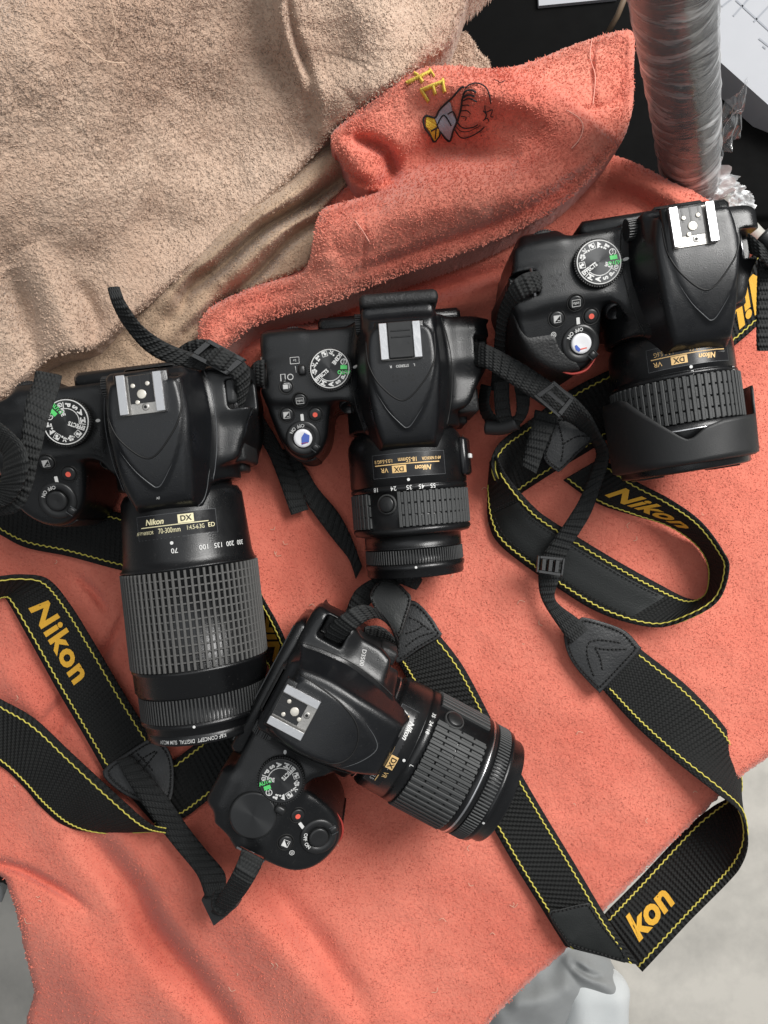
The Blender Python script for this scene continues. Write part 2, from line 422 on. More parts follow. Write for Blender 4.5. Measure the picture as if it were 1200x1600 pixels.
MM = .001
class Dslr:
    """One camera: shoe centre is the origin, lens points to -y, base at z = 0, millimetres."""
    def __init__(s, px, base, rot, sc, label, sp):
        s.sp = sp
        w = W(px[0], px[1], base+.095*sc)
        s.root = empty('camera', (w[0], w[1], base), math.radians(rot), sc)
        if 'tilt' in sp: s.root.rotation_euler = (math.radians(sp['tilt'][0]), math.radians(sp['tilt'][1]), math.radians(rot))
        prop(s.root, label, 'camera', 'cameras lying on the coral towel')
        s.shell(); s.top(); s.shoe(); s.lens()
    # -- moulded shell
    def shell(s):
        sp = s.sp; v = Vol((-92, -66, -2), (58, 34, 96), .8)
        main = v.extr(sp['main'], 0, sp.get('top', 66), 5)
        main = smax(main, (v.Z - (sp.get('top', 66) - .30*np.maximum(v.X-24, 0)))*.95, 3)
        main = smax(main, (v.Z - (sp.get('top', 66) + .10*np.minimum(v.Y+2, 0)*0 - .004*np.maximum(-v.X-40, 0)**2*.6))*.95, 3)
        grip = v.extr(sp['grip'], 0, sp.get('top', 66)-.5, 6.5)
        grip = smax(grip, (v.Z - (sp.get('gz', 63) + sp.get('gs', .30)*(np.minimum(v.Y+16, 0))))*.95, 4)
        hump = v.extr(sp['hump'], 40, 92, 4, .30, 66)
        top = 89.5 - .0052*np.maximum(-(v.Y+12), 0)**2 - .02*np.maximum(-(v.Y+12), 0)
        hump = smax(hump, (v.Z-top)*.97, 3.5)
        # pale crest: a shallow raised tongue running to the front, as on the flash lid
        tng = v.p2(catmull(sp['tongue'], 6, True))
        hump = hump - 1.15*smooth(1.3, -1.3, tng)*smooth(60, 72, v.Z)
        ring = v.cyl_y(0, 42, 31.5, -41, -20, 1.5)
        body = smin(smin(main, grip, 5), ring, 3)
        body = smin(body, hump+1.6, 9)
        if sp.get('shoulder', True):
            body = smin(body, v.rbox((36, 2, 52), (9, 12, 12), 5), 8)
        # rear wall: display back, thumb rest, viewfinder block
        body = smin(body, v.rbox((-62, 13, 40), (12, 6, 22), 5), 6)
        vf = v.rbox((0, 14, 74), (19, 7, 11), 3) if sp.get('eyecup') else v.rbox((0, 6, 72), (19, 7.5, 11), 3); hump = smin(hump, vf, 4)
        # strap slots
        for (cx, cy, cz, hx, hy) in sp['slots']:
            body = smax(body, -v.rbox((cx, cy, cz), (hx, hy, 9), 1.2), 1.0)
        for (cx, cy, r) in sp.get('dimples', []):
            d = np.sqrt((v.X-cx)**2+(v.Y-cy)**2)-r
            body = smax(body, -smax(d, -(v.Z-55), .5)-.0, .8)
        V, F = v.mesh(body.astype(np.float32)); mk('body', V*MM, F, MATS['shell'], s.root)
        V, F = v.mesh(hump.astype(np.float32)); mk('flash_housing', V*MM, F, MATS['hump'], s.root)
        # rubber skin on the grip
        reg = v.p2(catmull(sp['skin'], 4, True))
        skin = np.maximum(np.maximum(grip-.7, reg), v.Z-sp.get('skinz', 60))
        skin = np.maximum(skin, 4-v.Z)
        V, F = v.mesh(skin.astype(np.float32)); mk('rubber_grip', V*MM, F, MATS['rubber'], s.root)
        allf = np.minimum(body, hump)
        ins = allf < 0
        zi = ins.shape[2]-1-np.argmax(ins[:, :, ::-1], axis=2); has = ins.any(axis=2)
        zi = np.clip(zi, 0, ins.shape[2]-2)
        I, J = np.indices(zi.shape); fa = allf[I, J, zi]; fb = allf[I, J, zi+1]
        s.hm = np.where(has, v.z[zi]+v.h*fa/(fa-fb+1e-9), 0); s.v = v
        # display at the back and eyecup
        mb = MB(); x0, x1 = sp['lcd']; mb.box(((x0+x1)/2*MM, (16.5+sp.get('lcdy', 0))*MM, 34*MM), ((x1-x0)*MM, 8*MM, 56*MM), bev=2*MM)
        l = mb.build('rear_display', MATS['shell'], s.root)
        MB().box(((x0+x1)/2*MM, (20.8+sp.get('lcdy', 0))*MM, 33*MM), ((x1-x0-8)*MM, .8*MM, 48*MM)).build('screen_glass', MATS['lcd'], l, smooth=False)
        e = sp.get('eyecup')
        if e:
            v2 = Vol((-26, 14, 52), (28, 34, 94), .7)
            ec = v2.rbox((1, 23.5, 74), (20.5, 3.8, 13), 3.2)
            ec = smin(ec, v2.rbox((1, 20, 74), (16, 5, 10), 2.5), 2)
            ec = smax(ec, -v2.rbox((1, 27, 74), (12, 5, 7), 2), 1)
            V, F = v2.mesh(ec.astype(np.float32)); mk('eyecup', V*MM, F, MATS['rubber'], s.root)
        else:
            MB().box((1*MM, 14.2*MM, 70*MM), (25*MM, 4*MM, 17*MM), bev=1.5*MM).build('eyecup', MATS['rubber'], s.root)
        # dioptre wheel
        mb = MB(); cx, cy = (-21, 15) if sp.get('eyecup') else (-22, 9)
        for k in range(24):
            t = 2*PI*k/24; mb.box(((cx+1.5)*MM, (cy+5.0*math.cos(t))*MM, (72+5.0*math.sin(t))*MM), (6*MM, .8*MM, .8*MM), bev=.2*MM)
        V, F = lathe([(0, -3), (4.9, -3), (4.9, 3), (0, 3)], 20, lambda P: np.stack([P[:,2]+cx+1.5, P[:,0]+cy, P[:,1]+72], 1)*MM); mb.add(V, F)
        mb.build('dioptre_wheel', MATS['button'], s.root, smooth=False)
        # rear command wheel half hidden in the thumb rest
        wx = sp.get('thumbwheel')
        if wx is not None:
            mb = MB(); V, F = lathe([(0, -2.5), (7.2, -2.5), (7.8, -1.6), (7.8, 1.6), (7.2, 2.5), (0, 2.5)], 30, lambda P: np.stack([P[:,0]+wx, P[:,1]+11.5, P[:,2]+58], 1)*MM); mb.add(V, F)
            for k in range(40):
                t = 2*PI*k/40; mb.box(((wx+7.8*math.cos(t))*MM, (11.5+7.8*math.sin(t))*MM, 58*MM), (.7*MM, .7*MM, 4.5*MM))
            mb.build('command_wheel', MATS['rubber'], s.root, smooth=False)
    def tz(s, x, y):
        v = s.v; fx = np.clip((np.asarray(x, float)-v.lo[0])/v.h, 0, len(v.x)-2.001); fy = np.clip((np.asarray(y, float)-v.lo[1])/v.h, 0, len(v.y)-2.001)
        i = fx.astype(int); j = fy.astype(int); a = fx-i; b = fy-j; h = s.hm
        return (h[i,j]*(1-a)+h[i+1,j]*a)*(1-b)+(h[i,j+1]*(1-a)+h[i+1,j+1]*a)*b
    def drape(s, off=.2):
        return lambda P: np.column_stack([P[:, 0], P[:, 1], s.tz(P[:, 0], P[:, 1])+off])*MM
    def frame(s, x, y, lift=0.0):
        e = 3.0; z = float(s.tz(x, y))
        gx = float(s.tz(x+e, y)-s.tz(x-e, y))/(2*e); gy = float(s.tz(x, y+e)-s.tz(x, y-e))/(2*e)
        gx = max(-.5, min(.5, gx)); gy = max(-.5, min(.5, gy))
        n = np.array([-gx, -gy, 1.0]); n /= np.linalg.norm(n)
        a = np.array([1.0, 0, gx]); a /= np.linalg.norm(a); b = np.cross(n, a)
        M = np.stack([a, b, n], 1); c = np.array([x, y, z])+n*lift
        return lambda P: ((np.asarray(P) @ M.T)+c)*MM
    def button(s, name, x, y, r, h, mat='button', recess=True, mark=None, markmat='ink_dim'):
        fr = s.frame(x, y)
        prof = [(r*1.0, -2.0), (r, h-.5), (r-.3, h-.12), (r-.8, h), (0, h+.1)]
        V, F = lathe(prof, 28, fr); o = mk(name, V, F, MATS[mat], s.root)
        if recess:
            V, F = lathe([(r+.95, -.5), (r+.95, .22), (r+.75, .3), (r+.25, .28), (r+.1, -.6)], 32, fr); mk('button_well', V, F, MATS['seam'], o)
        if mark:
            mb = MB(); mark(mb, lambda P: fr(np.column_stack([P, np.full(len(P), h+.28)]))); mb.build('button_mark', MATS[markmat], o, smooth=False)
        return o
    # -- controls on the top plate
    def top(s):
        sp = s.sp; L = sp['layout']
        # mode dial
        x, y = L['dial']; R = L.get('dial_r', 11.2); zt = float(s.tz(x, y)); h = L.get('dial_h', 4.2)
        fl = lambda z: (lambda P: np.column_stack([P[:, 0]+x, P[:, 1]+y, np.full(len(P), zt+z)])*MM)
        ff = lambda P: np.column_stack([P[:, 0]+x, P[:, 1]+y, P[:, 2]+zt])*MM
        V, F = lathe([(R+.2, -4), (R+.2, h-1.3), (R-.1, h-.5), (R-.8, h), (R-1.0, h-.12), (0, h-.12)], 64, ff)
        d = mk('mode_dial', V, F, MATS[L.get('dial_mat', 'button')], s.root)
        mb = MB()
        for k in range(60):
            t = 2*PI*k/60; c = math.cos(t); sn = math.sin(t)
            mb.box(((x+(R+.25)*c)*MM, (y+(R+.25)*sn)*MM, (zt+h/2-1.2)*MM), (.8*MM, .62*MM, (h+1.2)*MM), np.array([[c, -sn, 0], [sn, c, 0], [0, 0, 1]]))
        mb.build('dial_knurl', MATS['rubber'], d, smooth=False, kind='stuff')
        if L.get('ring', True):
            mb = MB(); V, F = lathe([(R-.45, h-.25), (R-.5, h+.12), (R-.92, h+.12), (R-1.0, h-.15)], 64, ff); mb.add(V, F); mb.build('dial_ring', MATS['ink'], d)
        V, F = lathe([(R-1.05, h-.08), (5, h-.07), (.02, h-.06)], 48); f_ = mk('dial_face', V*MM, F, MATS['brushed'], d); f_.location = (x*MM, y*MM, zt*MM)
        mk_ = MB(); gr = MB(); fn = fl(h+.05)
        slots = L['slots']; n = len(slots); a0 = math.radians(L['auto'])
        for i, nm in enumerate(slots):
            t = a0 + 2*PI*i/n; ux, uy = -math.cos(t), -math.sin(t)     # reading inwards
            def at(P, rad=0.0, ux=ux, uy=uy, t=t):
                P = np.asarray(P, float); q = P[:, 0]-rad
                return fn(np.column_stack([q*ux-P[:, 1]*uy, q*uy+P[:, 1]*ux]))
            if nm == 'AUTO':
                letters(gr, 'AUTO', 2.7, lambda P: at(P*np.array([.9, 1])+np.array([0, 1.7]), 7.6), bold=.04)
                shape(gr, [(-1.9,-.9),(1.7,-.9),(1.7,1.2),(-1.9,1.2)], lambda P: at(np.asarray(P)+np.array([0,-1.1]), 7.4))
                shape(gr, [(-.7,-1.4),(.6,-1.4),(.6,-.9),(-.7,-.9)], lambda P: at(np.asarray(P)+np.array([0,-1.1]), 7.4))
            elif len(nm) > 1 and nm[0] != '*':
                Vt = text_mesh(nm, 2.9, bold=.04)[0]; wd_ = np.ptp(Vt[:, 0]); tgt = 1.22*len(nm) if len(nm) > 5 else 1.35*len(nm); kx = tgt/wd_; letters(mk_, nm, 2.9, lambda P: at(P*np.array([kx, 1.0]), 9.9-tgt/2), bold=.04)
            elif nm[0] != '*':
                letters(mk_, nm, 3.5, lambda P: at(P, 8.4), bold=.05)
            else:
                c = nm[1]; g = lambda P: at(np.asarray(P)*1.05, 8.3)
                if c == 'o':
                    stroke(mk_, disc((0, 0), 1.45, 18), .4, g, True); stroke(mk_, [(-.9,-.9),(.9,.9)], .4, g); shape(mk_, [(-.1,1),(.6,.1),(.1,.1),(.2,-.9),(-.6,.1),(-.1,.1)], g)
                elif c == 'p':
                    stroke(mk_, [(-1.3,-1.3),(1.3,-1.3),(1.3,1.3),(-1.3,1.3)], .35, g, True); shape(mk_, disc((.2,.2),.7,10), g); shape(mk_, [(-1.1,-1.1),(-.2,-1.1),(-.5,.2),(-1.1,.4)], g)
                elif c == 'f':
                    for q in range(5): shape(mk_, disc((.8*math.cos(q*1.256), .8*math.sin(q*1.256)+.3), .62, 8), g)
                    shape(mk_, [(-.25,-1.5),(.25,-1.5),(.2,0),(-.2,0)], g)
                elif c == 'r':
                    shape(mk_, disc((.9,.9),.5,8), g); stroke(mk_, [(.5,.4),(-.3,-.1),(.4,-.8),(-.1,-1.6)], .5, g); stroke(mk_, [(-1.3,.5),(-.3,-.1),(.9,-.3)], .45, g); stroke(mk_, [(-.3,-.4),(-1.4,-1.1)], .5, g)
                elif c == 'm':
                    shape(mk_, [(-1.6,-1.1),(-.5,.9),(.2,-.2),(.7,.4),(1.6,-1.1)], g); shape(mk_, disc((.9,1.0),.5,8), g)
                else:
                    shape(mk_, disc((-.6,.5),.6,8), g); shape(mk_, [(-1.4,-1.3),(.3,-1.3),(.0,-.1),(-1.1,-.1)], g); shape(mk_, disc((.9,-.2),.45,8), g); shape(mk_, [(.4,-1.3),(1.5,-1.3),(1.2,-.6),(.6,-.6)], g)
        # bracket that joins M A S P
        im = slots.index('M'); ip = slots.index('P'); ta = a0+2*PI*(im-.55)/n; tb = a0+2*PI*(ip+.55)/n
        arc = [(6.6*math.cos(t), 6.6*math.sin(t)) for t in np.linspace(ta, tb, 22)]
        arc = [(9.9*math.cos(ta), 9.9*math.sin(ta))]+arc+[(9.9*math.cos(tb), 9.9*math.sin(tb))]
        for q in range(len(arc)-1): stroke(mk_, [arc[q], arc[q+1]], .38, fn)
        mk_.build('dial_mark', MATS['ink'], d, smooth=False)
        if gr.V: gr.build('auto_mark', MATS['green_ink'], d, smooth=False)
        # index beside the dial
        ia = math.radians(L['index']); ip_ = (x+(R+2.6)*math.cos(ia), y+(R+2.6)*math.sin(ia))
        mb = MB(); c, sn = math.cos(ia), math.sin(ia)
        P = [(q[0]*1.25*c-q[1]*.85*sn+ip_[0], q[0]*1.25*sn+q[1]*.85*c+ip_[1]) for q in disc((0, 0), 1, 12)]
        shape(mb, P, s.drape(.25)); mb.build('dial_index', MATS['ink'], s.root, smooth=False)
        # shutter release and power ring
        x, y = L['shutter']; fr = s.frame(x, y)
        V, F = lathe([(9.6, -3), (9.6, .5), (9.2, 1.0), (8.2, 1.3), (5.8, 1.3), (5.5, .6), (0, .6)], 48, fr); ring = mk('power_ring', V, F, MATS['button'], s.root)
        mb = MB()
        a = math.radians(L.get('lever', -40)); M = np.array([[math.cos(a), -math.sin(a), 0], [math.sin(a), math.cos(a), 0], [0, 0, 1]])
        V0 = MB().box((8.6, 0, .8), (4.2, 3.6, 3.4), bev=.7); V1 = np.array(V0.V) @ M.T; mb.add(fr(V1), V0.F); mb.build('power_lever', MATS['button'], ring)
        mb = MB()
        for dy in (-1.9, 1.9):
            V0 = MB().box((8.6, dy, 1.9), (3.6, .22, .9)); mb.add(fr(np.array(V0.V) @ M.T), V0.F)
        mb.build('lever_edge', MATS['worn_lit_edge'], ring, smooth=False)
        mb = MB(); up = lambda P: fr(np.column_stack([P, np.full(len(P), 1.42)]))
        def polar(txt, ang, rad, size):
            t = math.radians(ang)
            def g(P):                       # lettering stands with its foot to the rim, readable from the front
                P = np.asarray(P, float); phi = t + P[:, 0]/rad; rr = rad - P[:, 1]
                return up(np.column_stack([rr*np.cos(phi), rr*np.sin(phi)]))
            letters(mb, txt, size, g, bold=.02)
        polar('OFF', L.get('off', 95), 7.1, 2.5); polar('ON', L.get('off', 95)+42, 7.1, 2.5)
        mb.build('power_mark', MATS[L.get('power_ink', 'ink_dim')], ring, smooth=False)
        bm = L.get('shutter_mat', 'button')
        V, F = lathe([(5.1, 0), (5.1, 1.9), (4.8, 2.3), (3.6, 2.35), (0, 2.1)], 36, fr); sb = mk('shutter_button', V, F, MATS[bm], s.root)
        if bm == 'sticker':
            mb = MB(); g = lambda P: fr(np.column_stack([P, np.full(len(P), 2.5)]))
            shape(mb, L['sticker'], g); mb.build('sticker_print', MATS['sticker_blue'], sb, smooth=False)
            mb = MB(); shape(mb, [(-1, -3.0), (2.6, -2.6), (2.4, -2.1), (-1.1, -2.4)], g); mb.build('sticker_stripe', MATS['red_ink'], sb, smooth=False)
        # small white bar by the power ring
        bx, by = L['bar']; ang = math.radians(L.get('bar_ang', 90)); c, sn = math.cos(ang), math.sin(ang)
        P = [(q[0]*c-q[1]*sn+bx, q[0]*sn+q[1]*c+by) for q in [(-1.9,-.6),(-1.6,-.85),(1.6,-.85),(1.9,-.6),(1.9,.6),(1.6,.85),(-1.6,.85),(-1.9,.6)]]
        mb = MB(); shape(mb, P, s.drape(.3)); mb.build('power_index', MATS['ink'], s.root, smooth=False)
        def m_rec(mb, g): shape(mb, disc((0, 0), 1.35, 16), g)
        def m_ev(mb, g):
            stroke(mb, [(-1.7,-1.7),(1.7,-1.7),(1.7,1.7),(-1.7,1.7)], .3, g, True); shape(mb, [(-1.7,-1.7),(1.7,1.7),(-1.7,1.7)], g); stroke(mb, [(.1,-.9),(1.2,-.9)], .35, g)
        def m_info(mb, g):
            stroke(mb, [(-2.0,-1.6),(2.0,-1.6),(2.0,1.6),(-2.0,1.6)], .35, g, True); letters(mb, 'info', 2.0, lambda P: g(-np.asarray(P)), bold=.02)
        def m_drive(mb, g):
            shape(mb, [(-1.6,-1.2),(1,-1.2),(1,1.2),(-1.6,1.2)], g); stroke(mb, [(1.7,-.9),(1.7,1.8),(-1,1.8)], .35, g)
        if 'rec' in L: s.button('record_button', *L['rec'], 3.6, 1.0, mark=m_rec, markmat='red_ink')
        if 'ev' in L: s.button('exposure_button', *L['ev'], 3.7, 1.0, mark=m_ev, markmat=L.get('ev_ink', 'ink_dim'))
        if 'info' in L: s.button('info_button', *L['info'], 3.6, 1.0, mark=m_info)
        if 'drive' in L: s.button('drive_button', *L['drive'], 3.2, .9, mark=m_drive)
        if 'cmd' in L:
            x, y = L['cmd']; zt = float(s.tz(x, y)); ff = lambda P: np.column_stack([P[:, 0]+x, P[:, 1]+y, P[:, 2]+zt])*MM
            V, F = lathe([(12.2, -4), (12.2, .6), (11.7, 1.2), (11.2, 1.3)], 64, ff); cdl = mk('command_dial', V, F, MATS['button'], s.root)
            V, F = lathe([(11.3, 1.25), (9, 1.2), (4, 1.15), (.02, 1.1)], 64); f_ = mk('dial_face', V*MM, F, MATS['brushed'], cdl); f_.location = (x*MM, y*MM, zt*MM)
        if 'lv' in L:
            x, y = L['lv']; mb = MB(); zt = float(s.tz(x, y))
            mb.box((x*MM, y*MM, (zt+1)*MM), (4*MM, 5.4*MM, 4*MM), bev=.8*MM); mb.build('live_view_lever', MATS['button'], s.root)
        pr = MB()
        for (txt, x, y, size, ang) in L.get('prints', []):
            a = math.radians(ang); c, sn = math.cos(a), math.sin(a)
            letters(pr, txt, size, lambda P: s.drape(.22)(np.column_stack([P[:,0]*c-P[:,1]*sn+x, P[:,0]*sn+P[:,1]*c+y])), bold=.015)
        for (pts, w, cl) in L.get('lines', []): stroke(pr, pts, w, s.drape(.22), cl)
        if pr.V: pr.build('printed_mark', MATS['ink_dim'], s.root, smooth=False, kind='stuff')
        mb = MB()
        for (x, y) in L.get('holes', []): shape(mb, disc((x, y), .62, 10), s.drape(.12))
        if mb.V: mb.build('microphone_holes', MATS['seam'], s.root, smooth=False, kind='stuff')
        # seams of the flash lid: a groove along the lid and a highlight painted on its crest
        mb = MB()
        for pts in sp['seams']:
            C = catmull(pts, 10); mb.tube(s.drape(-.02)(C), .45*MM, 5)
        mb.build('lid_seam', MATS['seam'], s.root)
        hx = np.mean([p[0] for p in sp['hump']])-.4
        for sg in (-1, 1):
            C = catmull([(hx+sg*23.6, 16), (hx+sg*26.4, 4), (hx+sg*27.4, -10), (hx+sg*25.6, -28), (hx+sg*21.5, -44)], 10)
            MB().tube(s.drape(.0)(C), .30*MM, 5).build('housing_seam', MATS[sp.get('seam_mat', 'seam')], s.root)
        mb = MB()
        for pts in sp.get('wear_glint', []):
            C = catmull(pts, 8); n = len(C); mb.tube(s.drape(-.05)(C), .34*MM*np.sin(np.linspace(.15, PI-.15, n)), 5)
        if mb.V: mb.build('crest_glint_and_rub', MATS['worn_lit_edge'], s.root)  # painted crest highlight; the telephoto body adds worn rim lines
        # autofocus lamp in the recess beside the mount
        lx, ly, lz = sp.get('lamp', (-30, -25, 57))
        fr = lambda P: np.stack([P[:,0]+lx, -P[:,2]*.8+P[:,1]*.6+ly, P[:,1]*.8+P[:,2]*.6+lz], 1)*MM
        V, F = lathe([(5.2, -6), (5.2, 1.5), (4.6, 2.2), (4.0, 2.2), (3.8, 1.2), (0, 1.0)], 28, fr); o = mk('focus_lamp', V, F, MATS['gloss'], s.root)
        # maker's name on the front of the flash housing
        fy = sp.get('front', -53.5); fz = sp.get('frontz', 69)
        mb = MB(); letters(mb, 'Nikon', 9.5, lambda P: np.column_stack([P[:,0]*1.05+sp.get('frontx', 1), -57.2+.30*np.maximum(fz+P[:,1]*.9-66, 0)+sp.get('fdy', 0), fz+P[:,1]*.9])*MM, shear=.25, bold=.03)
        mb.build('maker_lettering', MATS['ink'], s.root, smooth=False)
        # red sweep on the grip; on the front camera a painted towel reflection
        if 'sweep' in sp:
            C = catmull(sp['sweep'], 8); n = len(C); MB().tube(C*MM, .7*MM*np.sin(np.linspace(.25, PI-.25, n)), 6).build('red_sweep_reflection', MATS['red_stripe_reflection'], s.root)
        # strap bars
        for (p, q) in sp['bars']: MB().tube(np.array([p, q])*MM, .8*MM, 8).build('strap_lug', MATS['chrome'], s.root)
        for ex in sp.get('ports', []):
            mb = MB(); mb.box(np.array(ex[:3])*MM, np.array(ex[3:])*MM, bev=1.2*MM); mb.build('port_cover', MATS['rubber'], s.root)
    # -- hot shoe
    def shoe(s):
        R = s.root; z = 90.2
        MB().box((0, -1*MM, (z-1.6)*MM), (25.5*MM, 24*MM, 3.4*MM), bev=.8*MM).build('shoe_bed', MATS['shell'], R)
        p = MB(); p.box((0, 0, (z+.5)*MM), (20.6*MM, 18.2*MM, .9*MM), bev=.2*MM); sh = p.build('hot_shoe', MATS['steel'], R, smooth=False)
        for sx in (-1, 1):
            m = MB(); m.box((sx*8.45*MM, .2*MM, (z+3.0)*MM), (4.0*MM, 18.4*MM, .95*MM), bev=.2*MM)
            m.box((sx*10.1*MM, .2*MM, (z+1.6)*MM), (.8*MM, 18.4*MM, 2.7*MM), bev=.15*MM); m.build('shoe_rail', MATS['chrome'], sh, smooth=False)
        if s.sp.get('cover'):
            m = MB(); m.box((0, .5*MM, (z+2.3)*MM), (12.6*MM, 18.6*MM, 2.6*MM), bev=.5*MM); c = m.build('shoe_cover', MATS['button'], sh, smooth=False)
            m = MB()
            for y in (1.8, 5.0): m.box((.3*MM, y*MM, (z+3.7)*MM), (10*MM, .7*MM, .5*MM), bev=.2*MM)
            m.build('cover_ridge', MATS['button'], c, smooth=False)
        else:
            m = MB(); m.box((0, 2.4*MM, (z+1.05)*MM), (11.2*MM, 13.0*MM, .35*MM), bev=.1*MM); b = m.build('contact_bed', MATS['gloss'], sh, smooth=False)
            m = MB()
            for x in (-3.9, 3.9, 0): m.box((x*MM, 5.5*MM, (z+1.25)*MM), (.9*MM, 6.6*MM, .18*MM))
            m.build('contact_track', MATS['button'], b, smooth=False)
            for (x, y, r) in ((0, 0, 2.15), (-3.6, 4.2, 1.05), (3.2, 4.6, 1.05), (-2.3, -3.6, 1.05)):
                V, F = lathe([(r, 0), (r, .5), (r-.25, .6), (0, .62)], 20, lambda P: (P+np.array([x, y, z+1.1]))*MM); mk('contact', V, F, MATS['contact'], b)
            m = MB(); V, F = lathe([(1.7, .3), (1.7, 1.0), (1.4, 1.15), (0, 1.15)], 20, lambda P: (P+np.array([1.0, -6.0, z]))*MM); m.add(V, F); l = m.build('screw_boss', MATS['steel'], sh)
            m = MB(); shape(m, disc((1.0, -6.0), .75, 12), lambda P: np.column_stack([P, np.full(len(P), z+1.25)])*MM); m.build('screw_hole', MATS['seam'], l, smooth=False)
    # -- lens
    def LP(s, phi, r, a):                   # phi from the top towards +x, a = distance ahead of the shoe
        lx, lz = s.sp['lens'].get('axis', (0, 42)); k = s.sp['lens'].get('yaw', 0.0)
        phi = np.asarray(phi, float); r = np.asarray(r, float); a = np.asarray(a, float)
        return np.stack(np.broadcast_arrays(lx+(a-45)*k+r*np.sin(phi), -a, lz+r*np.cos(phi)), -1)*MM
    def turn(s, prof, n=120):
        V = np.concatenate([s.LP(np.linspace(0, 2*PI, n, endpoint=False), r, a) for r, a in prof])
        F = []
        for i in range(len(prof)-1):
            for k in range(n): F.append((i*n+k, i*n+(k+1) % n, (i+1)*n+(k+1) % n, (i+1)*n+k))
        return V, F
    def slab(s, mb, p0, p1, r0, r1, a0, a1, ch=.25):     # one rib on the barrel, top edges chamfered
        dp = ch/r1; pts = [(p0, r0, a0), (p1, r0, a0), (p1, r0, a1), (p0, r0, a1), (p0, r1-ch, a0), (p1, r1-ch, a0), (p1, r1-ch, a1), (p0, r1-ch, a1),
               (p0+dp, r1, a0+ch), (p1-dp, r1, a0+ch), (p1-dp, r1, a1-ch), (p0+dp, r1, a1-ch)]
        V = [s.LP(*p) for p in pts]
        F = [(4,5,9,8),(5,6,10,9),(6,7,11,10),(7,4,8,11),(8,9,10,11),(0,1,5,4),(1,2,6,5),(2,3,7,6),(3,0,4,7)]
        mb.add(V, [f[::-1] for f in F])
    def wrap(s, r, a, phi0, flip):
        sg = -1 if flip else 1
        return lambda P: s.LP(phi0 + sg*np.asarray(P)[:, 0]/r, r, a - sg*np.asarray(P)[:, 1])
    def lens(s):
        L = s.sp['lens']; V, F = s.turn(L['prof']); o = mk('lens', V, F, MATS['barrel'], s.root)
        for (r, a0, a1, n, rows, fs, hs, hb, m1, m2, cut) in L['ribs']:
            st = MB(); bl = MB(); w = 2*PI/n
            for k in range(n):
                p = k*w
                if abs(((p+PI) % (2*PI))-PI) > 2.0: continue       # the underside rests in shadow on the towel
                if cut: 
                    if (cut[0]-p) % (2*PI) < cut[1]: continue
                s.slab(st, p-w*fs/2, p+w*fs/2, r-.4, r+hs, a0, a1)
                if fs < .8 and rows and m2 != 'cross':
                    da = (a1-a0)/rows; o_ = .5*da*(k % 2) if rows < 6 else 0
                    for q in range(rows): s.slab(bl, p+w*fs/2+w*.06, p+w*(1-fs/2)-w*.06, r-.4, r+hb, a0+q*da+.45, a0+(q+1)*da-.45, .15)
            st.build('grip_ribs', MATS[m1], o, smooth=False, kind='stuff')
            if m2 == 'cross':
                for q in range(1, rows):
                    aa = a0+(a1-a0)*q/rows; V, F = s.turn([(r-.3, aa-.42), (r+hb, aa-.32), (r+hb, aa+.32), (r-.3, aa+.42)], 124); bl.add(V, F)
            if bl.V: bl.build('grip_blocks', MATS['rib_grey' if m2 == 'cross' else m2], o, smooth=False, kind='stuff')
        for (r, a, mat) in L.get('rings', []):
            V, F = s.turn([(r-.4, a-.55), (r+.12, a-.5), (r+.12, a+.5), (r-.4, a+.55)]); mk('trim_ring', V, F, MATS[mat], o)
        for it in L.get('texts', []):
            txt, size, r, a, phi, flip, mat, kw = it
            mb = MB()
            for tx, x, y, sz in (txt if isinstance(txt, list) else [(txt, 0, 0, size)]):
                fn = s.wrap(r+.15, a, phi, flip)
                cxx = kw.get('cx', 1.0); letters(mb, tx, sz, lambda P: fn(P*np.array([cxx, 1.0])+np.array([x, y])), **{k_: v_ for k_, v_ in kw.items() if k_ != 'cx'})
            mb.build('lens_lettering', MATS[mat], o, smooth=False)
        for it in L.get('plates', []):
            r, a0, a1, p0, p1, mat = it; n = 24; V = []; F = []
            for i, p in enumerate(np.linspace(p0, p1, n)):
                for a in (a0, a1): V.append(s.LP(p, r+.05, a))
            F = [(2*i, 2*i+2, 2*i+3, 2*i+1) for i in range(n-1)]; q = mk('name_plate', V, F, MATS[mat], o)
            mb = MB(); fn = s.wrap(r+.08, 0, 0, False); stroke(mb, [(p0*r, -a0), (p1*r, -a0)], .25, fn)
            for (xa, ya, xb, yb) in ((p0, a0, p1, a0), (p1, a0, p1, a1), (p1, a1, p0, a1), (p0, a1, p0, a0)):
                m = 20; stroke(mb, [((xa+(xb-xa)*t)*r, -(ya+(yb-ya)*t)) for t in np.linspace(0, 1, m)], .22, fn)
            mb.build('plate_border', MATS['worn_lit_edge'], q, smooth=False)
        for it in L.get('boxes', []):       # badge panels and rules: (r, a, phi, w, h, mat)
            r, a, phi, w, h, mat = it; mb = MB(); fn = s.wrap(r+.12, a, phi, False)
            nn = max(2, int(w/2)); X = np.linspace(-w/2, w/2, nn+1)
            for i in range(nn): shape(mb, [(X[i], -h/2), (X[i+1], -h/2), (X[i+1], h/2), (X[i], h/2)], fn)
            mb.build('printed_panel', MATS[mat], o, smooth=False)
        for (r, a, phi, rad, mat) in L.get('dots', []):
            mb = MB(); shape(mb, disc((0, 0), rad, 12), s.wrap(r+.15, a, phi, False)); mb.build('index_dot', MATS[mat], o, smooth=False)
